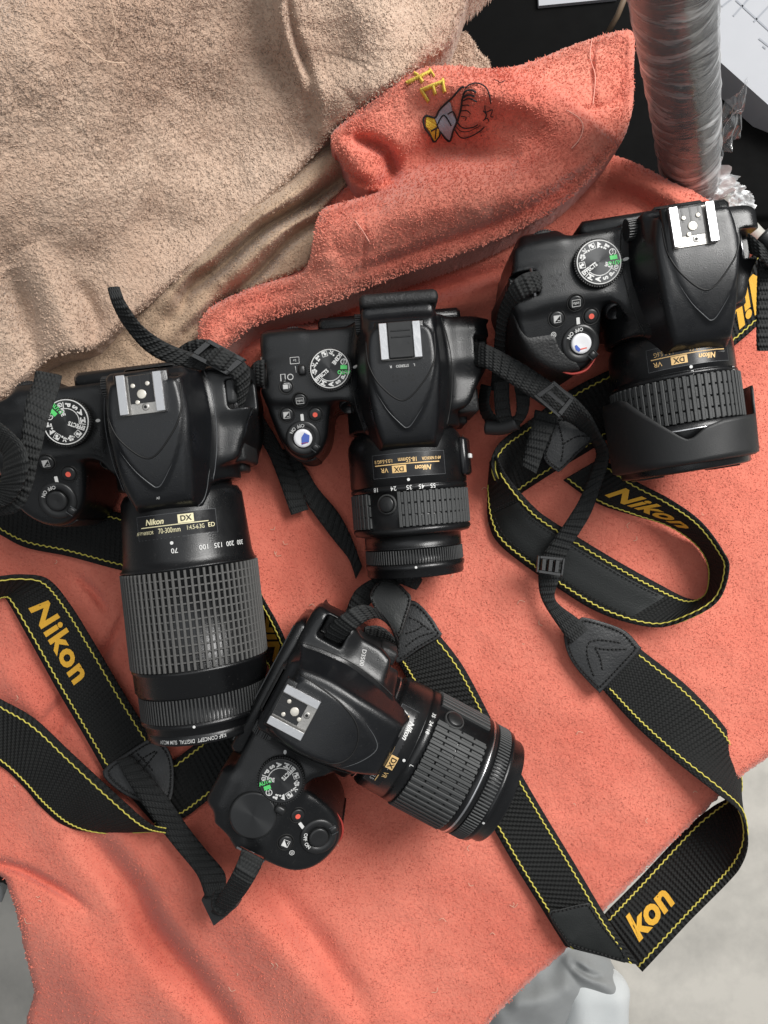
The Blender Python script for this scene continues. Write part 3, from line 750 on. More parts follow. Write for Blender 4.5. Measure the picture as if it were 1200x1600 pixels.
        for (r, a, phi, rad, hh) in L.get('knobs', []):
            c = s.LP(phi, r, a)/MM; n = np.array([math.sin(phi), 0, math.cos(phi)]); t = np.array([math.cos(phi), 0, -math.sin(phi)]); b = np.array([0, 1.0, 0])
            fr = lambda P: (c+P[:, :1]*t+P[:, 1:2]*b+P[:, 2:3]*n)*MM
            V, F = lathe([(rad+1.2, -1.5), (rad+1.2, .9), (rad+.4, 1.1), (rad+.25, .2)], 32, fr); k = mk('lock_button_rim', V, F, MATS['rib_dark'], o)
            V, F = lathe([(rad, -1), (rad, hh), (rad-.5, hh+.4), (0, hh+.2)], 32, fr); mk('lock_button', V, F, MATS['button'], o)
        for it in L.get('lumps', []):       # switch blocks on the side of the barrel
            r, a, phi, w, l, h, mat = it
            c = s.LP(phi, r+h/2-1, a); M = np.array([[math.cos(phi), 0, math.sin(phi)], [0, 1, 0], [-math.sin(phi), 0, math.cos(phi)]])
            MB().box(c, (w*MM, l*MM, (h+2)*MM), M, bev=1.4*MM).build('lens_switch', MATS[mat], o)
            MB().box(s.LP(phi+.03, r+h+.6, a), (w*.3*MM, l*.12*MM, 1.6*MM), M, bev=.3*MM).build('switch_knob', MATS['ink'], o, smooth=False)
        if 'hood' in L:
            hd = L['hood']; n = 180; ph = np.linspace(-PI, PI, n, endpoint=False)
            ks = np.array(hd['edge']); ae = np.interp(np.degrees(ph), ks[:, 0], ks[:, 1]); a1 = hd['end']
            rows = 10; V = []; F = []
            for side, (ra, rb) in enumerate(((hd['r0'], hd['r1']), (hd['r0']-1.4, hd['r1']-1.4))):
                for q in range(rows+1):
                    a = ae+(a1-ae)*q/rows; rr = ra+(rb-ra)*((a-70)/(a1-70))
                    V.append(s.LP(ph, rr, a))
            V.append(s.LP(ph, hd['r1']-2.2, a1+1.2)); V.append(s.LP(ph, hd['r1']-5, a1+1.4))
            V = np.concatenate(V); m = rows+1
            def q4(i, j, fl=False):
                for k in range(n):
                    l = (k+1) % n; f = (i*n+k, i*n+l, j*n+l, j*n+k); F.append(f[::-1] if fl else f)
            for q in range(rows): q4(q, q+1); q4(m+q, m+q+1, True)
            q4(m, 0); q4(rows, 2*m); q4(2*m, 2*m+1)
            mk('lens_hood', V, F, MATS['hood'], o)
        if 'cap' in L:
            r, a = L['cap']; V, F = s.turn([(r, a-4), (r, a+1.5), (r-.6, a+2.4), (r-3, a+2.8), (0.01, a+2.6)], 72); c = mk('lens_cap', V, F, MATS['shell'], o)
            for sg in (-1, 1): MB().box(s.LP(0, 0, a+3)+np.array([sg*r*.62*MM, 0, 0]), (r*.42*MM, 1.6*MM, 14*MM), bev=.6*MM).build('cap_latch', MATS['button'], c)
        if 'front' in L:
            r, a = L['front']; V, F = s.turn([(r, a-1), (r-.2, a), (r-1.4, a+.1), (r-2.2, a-2), (r-6, a-4)], 90); g = mk('filter_ring', V, F, MATS['gloss'], o)
            V, F = s.turn([(r-2, a-4), (r*.6, a-3), (r*.3, a-2.2), (.01, a-2)], 60); mk('front_glass', V, F, MATS['lcd'], g)
plastic('hood', (.013, .0135, .014), .5, .25, 2600)
def brushed():
    m, nt, b = nodes('brushed'); b.inputs["Base Color"].default_value = (.03, .031, .032, 1); b.inputs["Metallic"].default_value = .6
    b.inputs["Roughness"].default_value = .35; b.inputs["Anisotropic"].default_value = .85
    tg = N(nt, 'ShaderNodeTangent'); tg.direction_type = 'RADIAL'; tg.axis = 'Z'; nt.links.new(tg.outputs[0], b.inputs["Tangent"])
    MATS['brushed'] = m
brushed()

# ------------------------------------------------------------------ the four cameras
ICON14 = ['AUTO', '*o', '*q', '*m', '*p', '*r', '*f', '*p', 'EFFECTS', 'M', 'A', 'S', 'P', 'GUIDE']
ICON13 = ['AUTO', '*o', 'SCENE', '*r', '*p', '*q', '*r', '*f', 'EFFECTS', 'M', 'A', 'S', 'P']
def rot2(pts, dx=0, dy=0): return [(p[0]+dx, p[1]+dy) for p in pts]
HUMP = [(-22, 13), (-19, 19), (20, 19), (24, 13), (26, -10), (23, -34), (18, -52), (13, -55), (-12, -55), (-17, -52), (-23, -34), (-25, -8)]
HUMPS = [(-22, 9), (-19, 13.5), (20, 13.5), (24, 9), (26, -10), (23, -34), (18, -52), (13, -55), (-12, -55), (-17, -52), (-23, -34), (-25, -8)]
TONGUE = [(-17, -4), (-15, -20), (-9, -34), (0, -44), (9, -34), (15, -20), (17, -4), (12, 8), (-12, 8)]
LID = [[(-17.5, 2), (-17, -10), (-12, -21), (-1, -29.5), (10, -21), (16.5, -10), (17.5, 4)]]
CREST_GLINT = [[(-14.5, -24), (-9, -34), (-2.5, -41.5), (0, -43), (3, -41), (9, -33)]]  # crest highlight, painted as a paler line
def build_cameras():
    cams = {}
    # centre camera, with retracting kit zoom and rear eyecup
    main = [(-74, 13), (-68, 16), (-30, 17), (44, 17), (49, 12), (49, -4), (41, -21), (29, -33), (-20, -33), (-31, -24), (-60, -22), (-75, -16)]
    grip = [(-75, -2), (-75.5, -16), (-72, -33), (-66, -47), (-58, -53), (-50, -51), (-44, -43), (-41, -30), (-39, -18), (-40, 0)]
    fl = True
    cams['mid'] = Dslr((626, 531), 0.0, 4.6, 1.0, 'black camera with rubber eyecup and short retracting zoom lens, centre of the four', dict(
        main=main, grip=grip, hump=HUMP, tongue=TONGUE, seams=LID, wear_glint=CREST_GLINT,
        skin=[(-90, -4), (-70, -4), (-68, -30), (-60, -46), (-52, -49), (-47, -70), (-90, -70)], skinz=48, lcd=(-43, 35), lcdy=2.5,
        eyecup=True, cover=True, thumbwheel=-57, slots=[(-78, -6, 62, 5, 7), (47, -2, 58, 6, 8)], bars=[((-75, -14, 62), (-75, 4, 62)), ((42.5, -12, 59), (42.5, 5, 59))],
        ports=[(36, -27, 34, 12, 14, 40), (34, -33, 18, 7, 10, 30)],
        layout=dict(dial=(-38, -6.6), dial_r=11.0, auto=-6, slots=ICON13, index=0, shutter=(-56.5, -40.9), shutter_mat='sticker', lever=-42,
            sticker=[(-1, -3.5), (3.2, -2.2), (3.9, 1.5), (1.2, 3.2), (-.6, .8)], bar=(-55.8, -30.2), rec=(-48.5, -29), ev=(-64, -28), info=(-55.6, -21.3), drive=(-62.4, -13.8),
            lv=(-53.2, -5.6), holes=[(x, y) for x in (-5.1, -3.0, 3.0, 5.1) for y in (-17.2, -19.6)] + [(37, -9), (39, -11), (35.6, -11), (38.6, -13.5), (35.4, -13.8), (37, -11.6)],
            prints=[('STEREO', 0, -12.2, 1.9, 180), ('R', 5.7-11.6, -12.2, 1.9, 180), ('L', 6, -12.2, 1.9, 180), ('Lv', -56.8, .2, 1.8, 180)],
            lines=[([(-59.2, -1.6), (-54.4, -1.6), (-54.4, 1.9), (-59.2, 1.9)], .35, True), ([(-56.4, -6.6), (-56.7, -3)], .35, False), ([(-65, -10.5), (-62.6, -10.5), (-62.6, -6.8), (-65, -6.8)], .5, True)] + [(disc((-59.8, -8.6), 1.5), .45, True)]),
        lens=dict(prof=[(27, 40), (30.5, 44), (32.6, 48), (33, 52), (33, 71.4), (32.4, 71.7), (32.4, 72.2), (33, 72.5), (33, 74.6), (31.9, 75), (31.9, 94.4), (33, 94.8), (33.2, 96.4), (32.2, 98.4), (28.6, 99.2), (27.4, 99.4), (27.4, 105.6), (28.0, 106), (26.9, 106.4), (26.9, 114.6), (28.0, 115), (28.0, 117.4), (27.4, 117.8), (27.4, 121), (26.6, 122)],
            ribs=[(31.9, 75.2, 94.2, 60, 3, .50, 1.35, 1.0, 'rib_mid', 'rib_mid', (-.24, .52)), (26.9, 106.8, 114.3, 110, 0, .5, .8, 0, 'rib_dark', 'pit', None)],
            rings=[], plates=[(33, 55, 67.5, -.62, .62, 'gloss')],
            texts=[([('Nikon', -8.6, 2.0, 3.6)], 0, 33, 61.3, -.03, True, 'gold_ink', dict(shear=.25, bold=.03)), ([('VR', 12.6, 2.0, 3.5)], 0, 33, 61.3, -.03, True, 'gold_ink', dict(bold=.01)),
                   ([('AF-S NIKKOR', -13.6, -2.7, 2.3), ('18-55mm', -.4, -2.7, 3.3), ('1:3.5-5.6G II', 12.8, -2.7, 2.6)], 0, 33, 61.3, -.03, True, 'gold_ink', dict(bold=.01, cx=.82)),
                   ('DX', 3.6, 33.05, 63.3, -.165, True, 'seam', dict(bold=.02)),
                   ([('18', 18.6, 0, 3.3), ('24', 8.4, 0, 3.3), ('35', 0, 0, 3.3), ('45', -6.6, 0, 3.3), ('55', -13, 0, 3.3)], 0, 33, 73.3, -.03, True, 'ink', dict(bold=.01))],
            boxes=[(33, 60.7, -.03, 36, .5, 'gold_ink'), (33, 63.3, -.165, 7.6, 3.9, 'gold_ink')], dots=[(33, 69.3, -.03, .8, 'ink'), (28.0, 116.2, -.02, .7, 'ink')],
            knobs=[(32.4, 81.5, -.42, 4.2, 1.8)], lumps=[(33, 58, 1.25, 13, 21, 3.0, 'gloss')], front=(27.0, 122))))
    # left camera, long telephoto zoom
    main = [(-84, 7), (-76, 12), (-44, 14), (36, 14), (42, 9), (42, -10), (38, -24), (28, -34), (-22, -34), (-36, -24), (-64, -22), (-85, -18)]
    grip = [(-85, -2), (-86, -22), (-82, -40), (-74, -50), (-64, -54), (-55, -52), (-48, -45), (-44, -32), (-43, -18), (-44, 0)]
    cams['tele'] = Dslr((217.6, 614), .026, 7.0, 1.02, 'black camera with long telephoto zoom lens and grey ribbed grip ring', dict(
        main=main, grip=grip, hump=HUMPS, tongue=TONGUE, seams=LID, wear_glint=CREST_GLINT + [[(-22, -30), (-17.5, -50)], [(22, -36), (16.5, -52), (6, -55)]],
        skin=[(-95, -4), (-78, -4), (-76, -34), (-66, -49), (-56, -50), (-50, -70), (-95, -70)], skinz=46, lcd=(-42, 34), seam_mat='worn_lit_edge',
        slots=[(-86, -6, 62, 5, 7), (40, 0, 58, 6, 7)], bars=[((-82, -14, 62), (-82, 2, 62)), ((37, -8, 58), (37, 6, 58))], thumbwheel=-66,
        ports=[(33, -25, 36, 10, 16, 40), (30, -34, 30, 8, 6, 20)],
        layout=dict(dial=(-45, -4.8), dial_r=11.6, auto=129, slots=ICON14, index=-2, shutter=(-59.3, -41.3), lever=-45, bar=(-57.5, -31.5), rec=(-50.7, -29.1), ev=(-59.4, -22.6), off=100,
            prints=[('AF', -1, -48, 1.6, 0)]),
        lens=dict(yaw=-.012, prof=[(26.0, 40), (26.5, 43.5), (29.0, 44), (31.0, 47.5), (31.3, 52), (32.2, 66), (33.0, 78), (34.0, 81.6), (34.9, 82.2), (34.9, 82.8), (34.0, 83.2), (34.0, 132), (34.7, 132.4), (34.7, 133.6), (34.2, 134), (34.0, 143.6), (33.2, 144), (33.2, 145), (32.2, 145.4), (32.0, 158), (32.8, 158.4), (32.6, 160), (30.9, 160.6), (30.9, 163.6), (29.9, 164), (30.3, 164.4), (30.3, 168.4), (29.7, 168.8)],
            ribs=[(34.0, 83.4, 131.8, 72, 12, .42, 1.3, .85, 'rib_grey', 'cross', None), (32.1, 145.8, 157.8, 110, 0, .52, .7, 0, 'rib_dark', 'pit', None)],
            plates=[(32.2, 55.5, 67.2, -.52, .74, 'gloss')],
            texts=[([('Nikon', -7.4, 2.2, 3.8)], 0, 32.35, 61, .02, False, 'pale_gold_ink', dict(shear=.25, bold=.03)),
                   ([('AF-P NIKKOR', -14.6, -2.8, 2.4), ('70-300mm', -1.6, -2.6, 3.6), ('1:4.5-6.3G', 11.0, -2.4, 3.0)], 0, 32.35, 61, .06, False, 'pale_gold_ink', dict(bold=.0, cx=.70)),
                   ('ED', 3.0, 32.35, 63.2, .645, False, 'pale_gold_ink', dict(bold=.01)), ('DX', 3.7, 32.45, 58.6, .27, False, 'seam', dict(bold=.02)),
                   ([('70', -1.0, 0, 3.4), ('100', -15.2, 0, 3.4), ('135', -22.6, 0, 3.4), ('200', -29.6, 0, 3.4), ('300', -37, 0, 3.4)], 0, 33.0, 73.5, .03, True, 'ink', dict(bold=.01)),
                   ('K&F CONCEPT  DIGITAL  SLIM MCUV', 2.7, 30.4, 166.4, -.04, True, 'ink_dim', dict(bold=.01, cx=.78))],
            boxes=[(32.25, 61.1, .08, 34, .4, 'pale_gold_ink'), (32.25, 58.6, .27, 7.6, 4.2, 'pale_gold_ink')], dots=[(32.7, 69.8, .03, .85, 'ink'), (32.8, 159.2, .06, .7, 'ink')],
            front=(29.7, 168.8))))
    # right camera, hooded zoom
    main = [(-77, 8), (-70, 12), (-40, 14), (38, 14), (44, 8), (44, -8), (38, -22), (28, -33), (-20, -33), (-33, -22), (-60, -20), (-79, -18)]
    grip = [(-79, -2), (-80, -22), (-76, -38), (-66, -48), (-54, -51.5), (-46, -50), (-40, -42), (-37.5, -30), (-36, -16), (-38, 0)]
    sh = 3
    cams['hood'] = Dslr((1086.8, 348.7), .026, 9.0, 1.02, 'black camera with petal lens hood turned backwards, at the right edge', dict(
        main=main, grip=grip, hump=rot2(HUMPS, 1.5), tongue=rot2(TONGUE, 5), seams=[rot2(LID[0], 4.5)], wear_glint=[rot2(CREST_GLINT[0], 5)],
        skin=[(-95, -6), (-73, -6), (-64, -22), (-60, -40), (-52, -48), (-46, -70), (-95, -70)], skinz=58, lcd=(-42, 34),
        slots=[(-74, -7, 64, 6, 6.5), (41, -4, 58, 6, 7)], bars=[((-70, -14, 64), (-70, 0, 64)), ((38, -12, 58), (38, 3, 58))], thumbwheel=-60,
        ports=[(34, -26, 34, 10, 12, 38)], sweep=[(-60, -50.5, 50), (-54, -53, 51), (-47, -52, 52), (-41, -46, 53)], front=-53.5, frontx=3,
        layout=dict(dial=(-37.9, -3.5), dial_r=11.4, auto=2, slots=ICON14, index=0, shutter=(-49.3, -39.0), shutter_mat='sticker', lever=-50, power_ink='ink',
            sticker=[(-3.6, -.5), (-2.6, -.2), (-1.4, -1.8), (-.6, -2.8), (-1.6, -3.9), (-3.2, -2.6)], bar=(-49.6, -28.6), rec=(-43.0, -27.0), ev=(-60.2, -25.7), info=(-50.7, -20.1),
            holes=[(-60.6, -5.4), (-56, -5.4), (-58.3, -7.8), (-60.6, -10.2), (-56, -10.2)], lines=[(disc((-62.5, -33), 1.2), .35, True), (disc((-62.5, -33), .5), .3, True)]),
        lens=dict(yaw=-.025, prof=[(26, 40), (29, 43), (30.5, 46), (31, 50), (31, 62.4), (30.4, 62.7), (30.4, 63.2), (31.2, 63.5), (31.6, 65), (30.9, 65.4), (30.9, 88.2), (32, 88.6), (32, 92), (31, 94), (30.5, 108), (29, 109)],
            ribs=[(30.9, 65.6, 88.0, 58, 4, .50, 1.6, .95, 'rib_mid', 'rib_mid', None)], rings=[(32, 91.4, 'silver_line')],
            plates=[(31, 49.5, 60.5, -.72, .66, 'gloss')],
            texts=[([('Nikon', -8.2, 1.9, 3.7)], 0, 31, 55.2, -.05, True, 'gold_ink', dict(shear=.25, bold=.03)), ([('VR', 16.0, 2.1, 3.5)], 0, 31, 55.2, -.05, True, 'gold_ink', dict()),
                   ([('AF-P NIKKOR', -13.4, -2.6, 2.7), ('18-55mm', 0, -2.6, 3.6), ('1:3.5-5.6G', 12.6, -2.6, 3.2)], 0, 31, 55.2, -.05, True, 'gold_ink', dict(cx=.72)),
                   ('DX', 3.6, 31.05, 57.2, -.24, True, 'seam', dict(bold=.02)), ('L', 2.8, 31.2, 64.3, -.07, True, 'ink', dict()), ('55', 2.8, 31.2, 64.3, .78, True, 'ink', dict())],
            boxes=[(31, 54.8, -.05, 38, .45, 'gold_ink'), (31, 57.2, -.24, 7.6, 3.9, 'gold_ink')], dots=[(31, 61.6, -.08, .8, 'ink')],
            hood=dict(r0=37.4, r1=36.2, end=107, edge=[(-180, 71), (-120, 74), (-95, 71), (-66, 71), (-60, 72.5), (-22, 94), (-17, 96.2), (-12, 95.6), (-2, 91.5), (12, 89.5), (48, 88.5), (62, 88), (66, 76), (70, 73.5), (100, 73.5), (104, 76), (112, 90), (150, 92), (165, 84), (180, 71)]), cap=(32, 109))))
    # front camera, lens pointing right
    main = [(-81, 5), (-74, 11), (-40, 14), (36, 14), (41, 9), (41, -12), (40, -28), (30, -34), (-22, -34), (-38, -24), (-64, -22), (-84, -18)]
    grip = [(-83, -4), (-85, -24), (-84, -40), (-76, -50), (-63, -54), (-54, -51), (-47, -43), (-43, -30), (-42, -16), (-43, 0)]
    cams['front'] = Dslr((459, 1115), .028, 62.0, .985, 'black camera pointing its zoom lens to the right, nearest the bottom edge', dict(
        main=main, grip=grip, hump=rot2(HUMPS, 1.0), tongue=[(-16, -6), (-16, -20), (-13, -32), (-6, -41), (1, -44), (8, -36), (13, -24), (15, -6), (12, 6), (-12, 6)],
        seams=[[(-17.5, 2), (-17.5, -16), (-15, -27), (-9, -33.5), (0, -34), (8, -29), (13.5, -18), (16, -2), (16.5, 6)]], wear_glint=[[(-15, -33), (-8, -40), (0, -44), (5, -41), (10, -33)]],
        skin=[(-95, -26), (-84, -26), (-76, -36), (-66, -50), (-55, -52), (-50, -70), (-95, -70)], skinz=44, lcd=(-42, 34), gz=64, top=65, gs=.26,
        slots=[(-86.5, -15, 62, 4.0, 7), (38, 1, 58, 6, 7)], bars=[((-84, -23, 62), (-84, -7, 62)), ((36.5, -7.5, 58), (36.5, 6, 58))],
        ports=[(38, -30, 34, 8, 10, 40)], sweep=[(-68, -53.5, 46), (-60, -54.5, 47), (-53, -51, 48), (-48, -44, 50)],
        layout=dict(dial=(-41.7, -10.8), dial_r=11.6, dial_h=2.4, ring=False, auto=137, slots=ICON14, index=20, shutter=(-61.4, -42.1), lever=-38, bar=(-59.4, -31.5), bar_ang=60, power_ink='ink', off=110,
            rec=(-55.3, -27.1), ev=(-70.7, -28.2), ev_ink='ink', cmd=(-64.5, -6.7), lv=(-55, -17.5), holes=[(24, -7), (26.4, -6)],
            prints=[('D3500', 33, -18.5, 3.0, 196)], lines=[(disc((-74.5, -33.8), 1.2), .35, True), (disc((-74.5, -33.8), .5), .3, True)]),
        lens=dict(prof=[(26, 40), (28.6, 42), (28.6, 45.4), (30, 45.8), (31, 48), (31.4, 61.5), (30.8, 61.8), (30.8, 62.3), (31.5, 62.6), (31.6, 67), (30.9, 67.4), (30.9, 96.2), (32, 96.6), (32, 101.4), (31, 102), (30.6, 102.4), (30.6, 109.6), (31.2, 110), (30.8, 112), (28.6, 112.6), (28.4, 118), (27.6, 119)],
            ribs=[(30.9, 67.6, 96.0, 58, 4, .50, 1.7, .95, 'rib_mid', 'rib_mid', (1.12, .30)), (30.6, 102.7, 109.4, 104, 0, .5, .9, 0, 'rib_mid', 'pit', None)], rings=[(32, 99.2, 'silver_line'), (28.9, 43.6, 'silver_line')],
            plates=[(31.2, 47.5, 58.6, -.74, .78, 'gloss')],
            texts=[([('Nikon', -13.0, 2.2, 3.9)], 0, 31.3, 53.4, .0, True, 'ink', dict(shear=.25, bold=.03)), ([('VR', 13.2, 2.2, 3.4)], 0, 31.3, 53.4, .0, True, 'gold_ink', dict()),
                   ([('AF-P', -18.6, -2.6, 3.0), ('18-55mm', 0, -2.6, 3.6), ('1:3.5', 17, -2.6, 3.2)], 0, 31.3, 53.4, .0, True, 'ink', dict()), ('DX', 4.0, 31.35, 55.6, -.16, True, 'seam', dict(bold=.02)),
                   ([('L', 1.0, 0, 2.8), ('18', -18, 0, 2.8), ('24', -22.6, 0, 2.8), ('35', -27.6, 0, 2.8)], 0, 31.5, 64.8, -.02, True, 'ink', dict(bold=.01))],
            boxes=[(31.2, 53.0, .0, 40, .45, 'gold_ink'), (31.2, 55.6, -.16, 7.6, 4.0, 'gold_ink')], dots=[(31.4, 60.3, -.03, .8, 'ink'), (31.0, 111, -.35, .7, 'ink')],
            knobs=[(31.2, 76, .97, 4.2, 1.6)], front=(28.0, 119), lumps=[])))
    return cams

# ------------------------------------------------------------------ cloth sheets
def fold(X, Y, pts, h, w, skew=0.0, ends=True):     # a ridge (h > 0) or crease (h < 0) along a line of the plan
    C = catmull(pts, 4); X = np.asarray(X, float); Y = np.asarray(Y, float); e = 3.2*w
    m = (X > C[:, 0].min()-e) & (X < C[:, 0].max()+e) & (Y > C[:, 1].min()-e) & (Y < C[:, 1].max()+e)
    res = np.zeros(X.shape)
    if not m.any(): return res
    D, S, U = line_d(X[m], Y[m], C)
    g = np.exp(-(D/(w*(1+skew*S)))**2)*h
    res[m] = g*np.sin(np.clip(U, .02, .98)*PI)**.5
    return res
def step_at(X, Y, pts, w):                          # 0 left of the line, 1 right of it (plan, y down)
    D, S, U = line_d(X, Y, catmull(pts, 6)); return smooth(-w, w, D*S)
def wob(X, Y, sc, seed): return vnoise(X/sc+seed*7.3, Y/sc+seed*3.1)
def sheet(name, poly, zf, mat, parent, step=2.4, edge=10.0, er=.005, drop=.03, rag=2.0, skirt=12.0, kind=None):
    P = catmull(poly, 3, True)
    lo = np.maximum(P.min(0)-skirt, -150); hi = np.minimum(P.max(0)+skirt, (1350, 1750))
    xs = np.arange(lo[0], hi[0], step); ys = np.arange(lo[1], hi[1], step)
    X, Y = np.meshgrid(xs, ys, indexing='ij')
    X = X+rng.normal(0, step*.12, X.shape); Y = Y+rng.normal(0, step*.12, Y.shape)
    D, NX, NY = poly_sd(X, Y, P, True)
    rg = rag*(wob(X, Y, 9, 1)+.6*wob(X, Y, 3.7, 2))*1.3
    D = D+rg
    out = D > 0
    # outside points are pulled back onto the hem and lowered
    k = np.where(out, D/np.maximum(np.hypot(X-NX, Y-NY), 1e-6), 0); k = np.clip(k, 0, 1)
    XX = np.where(out, X+(NX-X)*k, X); YY = np.where(out, Y+(NY-Y)*k, Y)
    Z = zf(XX, YY)
    t = np.clip(1+D/edge, 0, 1)
    Z = Z-er*(1-np.sqrt(np.maximum(1-t*t, 0)))
    f = (H-Z)/1200
    Px = (XX-600)*f; Py = (800-YY)*f
    Z = np.where(out, Z-drop*np.clip(D/skirt, 0, 1), Z)
    keep = D < skirt
    idx = np.arange(X.size).reshape(X.shape)
    q = np.stack([idx[:-1, :-1], idx[:-1, 1:], idx[1:, 1:], idx[1:, :-1]], -1).reshape(-1, 4)
    kq = keep.ravel()[q].all(1); q = q[kq]
    used = np.unique(q); mp = np.full(X.size, -1); mp[used] = np.arange(len(used))
    V = np.stack([Px.ravel(), Py.ravel(), Z.ravel()], 1)[used]
    o = mk(name, V, mp[q], MATS[mat], parent, kind=kind)
    return o, (P, zf)
def nap(name, surf, mat, parent, n, length, box=None, width=.00035, lean=.8):   # loose pile standing off the cloth
    P, zf = surf
    lo = np.maximum(P.min(0), (-20, -20)); hi = np.minimum(P.max(0), (1220, 1620))
    if box: lo = np.maximum(lo, box[:2]); hi = np.minimum(hi, box[2:])
    x = rng.uniform(lo[0], hi[0], n); y = rng.uniform(lo[1], hi[1], n)
    m = poly_sd(x, y, P) < -1.0; x = x[m]; y = y[m]; n = len(x)
    z = zf(x, y); f = (H-z)/1200
    B = np.stack([(x-600)*f, (800-y)*f, z-.0003], 1)
    a = rng.uniform(0, 2*PI, n); tilt = rng.uniform(.2, 1.0, n)*lean
    flow = .9+.8*wob(x, y, 60, 5)*2*PI; a = np.where(rng.random(n) < .6, flow+rng.normal(0, .6, n), a)
    L = length*rng.uniform(.5, 1.2, n)
    d = np.stack([np.cos(a)*np.sin(tilt*1.2), np.sin(a)*np.sin(tilt*1.2), np.cos(tilt*1.2)], 1)
    side = np.stack([-np.sin(a), np.cos(a), np.zeros(n)], 1)*width
    mid = B+d*L[:, None]*.55; tip = mid+np.stack([np.cos(a), np.sin(a), .1*np.ones(n)], 1)*L[:, None]*.5
    V = np.stack([B-side, B+side, mid+side*.8, mid-side*.8, tip], 1).reshape(-1, 3)
    i = np.arange(n)[:, None]*5
    F = np.concatenate([i+np.array([[0, 1, 2]]), i+np.array([[0, 2, 3]]), i+np.array([[3, 2, 4]])])
    return mk(name, V, F, MATS[mat], parent, smooth=False, kind='stuff')

# ------------------------------------------------------------------ setting: floor, dark table top, seat
def background():
    floor = mk('floor', [(-3, -3, -.46), (3, -3, -.46), (3, 3, -.46), (-3, 3, -.46)], [(0, 1, 2, 3)], MATS['floor'])
    prop(floor, kind='structure')
    # black table behind the chair
    t = empty('table', (0.45, .55, -.46)); prop(t, 'black table top beyond the chair at upper right, papers on it', 'table')
    zt = .30
    MB().box((0, 0, zt), (1.25, .62, .025), bev=.004).build('table_top', MATS['black_top'], t)
    MB().box((0, -.27, zt-.06), (1.1, .018, .08), bev=.003).build('apron', MATS['black_top'], t)
    for sx in (-1, 1):
        for sy in (-1, 1): MB().box((sx*.56, sy*.26, zt/2-.01), (.04, .04, zt-.02), bev=.004).build('leg', MATS['black_top'], t)
    zp = -.46+zt+.0125
    def sheet_of_paper(name, pts, h, lab, lines):
        o = empty(name, (0, 0, 0)); prop(o, lab, 'paper', 'papers on the black table')
        q = [W(px, py, zp+h) for px, py in pts]; b = [np.array([p[0], p[1], zp+.0005]) for p in q]; n = len(q)
        V = q+b; F = [tuple(range(n))]+[(i, n+i, n+(i+1) % n, (i+1) % n) for i in range(n)]
        mk('page_stack', V, F, MATS['paper'], o, smooth=False)
        if lines:
            mb = MB()
            for (x0, y0, x1, y1) in lines:
                a = W(x0, y0, zp+h+.0004); c = W(x1, y1, zp+h+.0004); d = c-a; d /= np.linalg.norm(d); s = np.cross([0, 0, 1], d)*.0007
                mb.add([a-s, c-s, c+s, a+s], [(0, 1, 2, 3)])
            mb.build('ruled_line', MATS['rule'], o, smooth=False, kind='stuff')
        return o
    sheet_of_paper('paper_stack', [(1090, -60), (1260, -60), (1260, 190), (1205, 168), (1120, 92)], .03, 'thick white ruled paper stack beyond the wrapped armrest', [(1128, 10, 1160, -15), (1146, 25, 1208, -45), (1178, 34, 1215, -5), (1186, 60, 1230, 95), (1150, 0, 1215, 60), (1192, 72, 1197, 76)])
    sheet_of_paper('paper_sheet', [(842, 9), (965, -3), (965, -70), (838, -70)], .004, 'white paper edge at the top border left of the armrest', [])
    s = MB().tube([W(978, -8, zp+.04), W(965, 24, zp+.03), W(948, 54, zp+.02)], .0022, 8).build('wooden_stick', MATS['wood']); prop(s, 'thin brown stick lying above the towel corner', 'stick')
    # chair: padded seat, frame rail, padded armrest tube
    ch = empty('chair', (0, 0, -.46)); prop(ch, 'chair whose wrapped armrest rises at upper right beside the coral towel', 'chair')
    pts = catmull([(-120, 700), (300, 560), (700, 330), (1080, 330), (1185, 420), (1215, 800), (1170, 1180), (1000, 1345), (780, 1560), (600, 1700), (150, 1700), (60, 1560), (20, 1400), (-120, 1300)], 5, True)
    c = pts.mean(0); V = []; n = len(pts); F = []
    for sc_, z in ((.90, -.075), (.97, -.07), (.985, -.05), (.985, -.025), (.96, -.012), (.5, -.010)):
        for p in pts: w = W(*(c+(p-c)*sc_), z); V.append(w+np.array([0, 0, .46]))
    for i in range(5):
        for k in range(n): F.append((i*n+k, i*n+(k+1) % n, (i+1)*n+(k+1) % n, (i+1)*n+k))
    F.append(tuple(5*n+k for k in range(n)))
    mk('seat_pad', V, [f[::-1] for f in F], MATS['black_top'], ch)
    mb = MB()
    a = W(1085, 272, -.012); b = W(1150, 335, -.012); d = W(1235, 425, -.012); up = np.array([0, 0, .46])
    mb.tube([a+up, b+up, d+up], .0055, 10); mb.build('frame_rail', MATS['rail'], ch)
    mb = MB(); mb.tube([W(1075, 268, -.03)+up, W(1150, 345, -.03)+up, W(1235, 435, -.03)+up], .008, 10); mb.build('frame_rail', MATS['rail'], ch)
    MB().tube([np.array([-.02, -.02, .39]), np.array([-.02, -.02, .02])], .03, 20).build('column', MATS['black_top'], ch)
    for k in range(5):
        t_ = 2*PI*k/5+.3; MB().tube([np.array([-.02, -.02, .06]), np.array([-.02+.15*math.cos(t_), -.02+.15*math.sin(t_), .035])], [.02, .014], 10).build('foot', MATS['black_top'], ch)
    path = catmull([W(1078, 318, -.03), W(1078, 282, .004), W(1076, 232, .045), W(1070, 160, .092), W(1060, 70, .14), W(1052, -20, .182), W(1046, -110, .22)], 10)
    arm = mk('armrest', *tube(path+up, .0160, 28), MATS['arm'], ch)
    # clear film wound round the armrest, in wrinkled turns
    P = catmull(path, 3); T = np.gradient(P, axis=0); T /= np.linalg.norm(T, axis=1)[:, None]
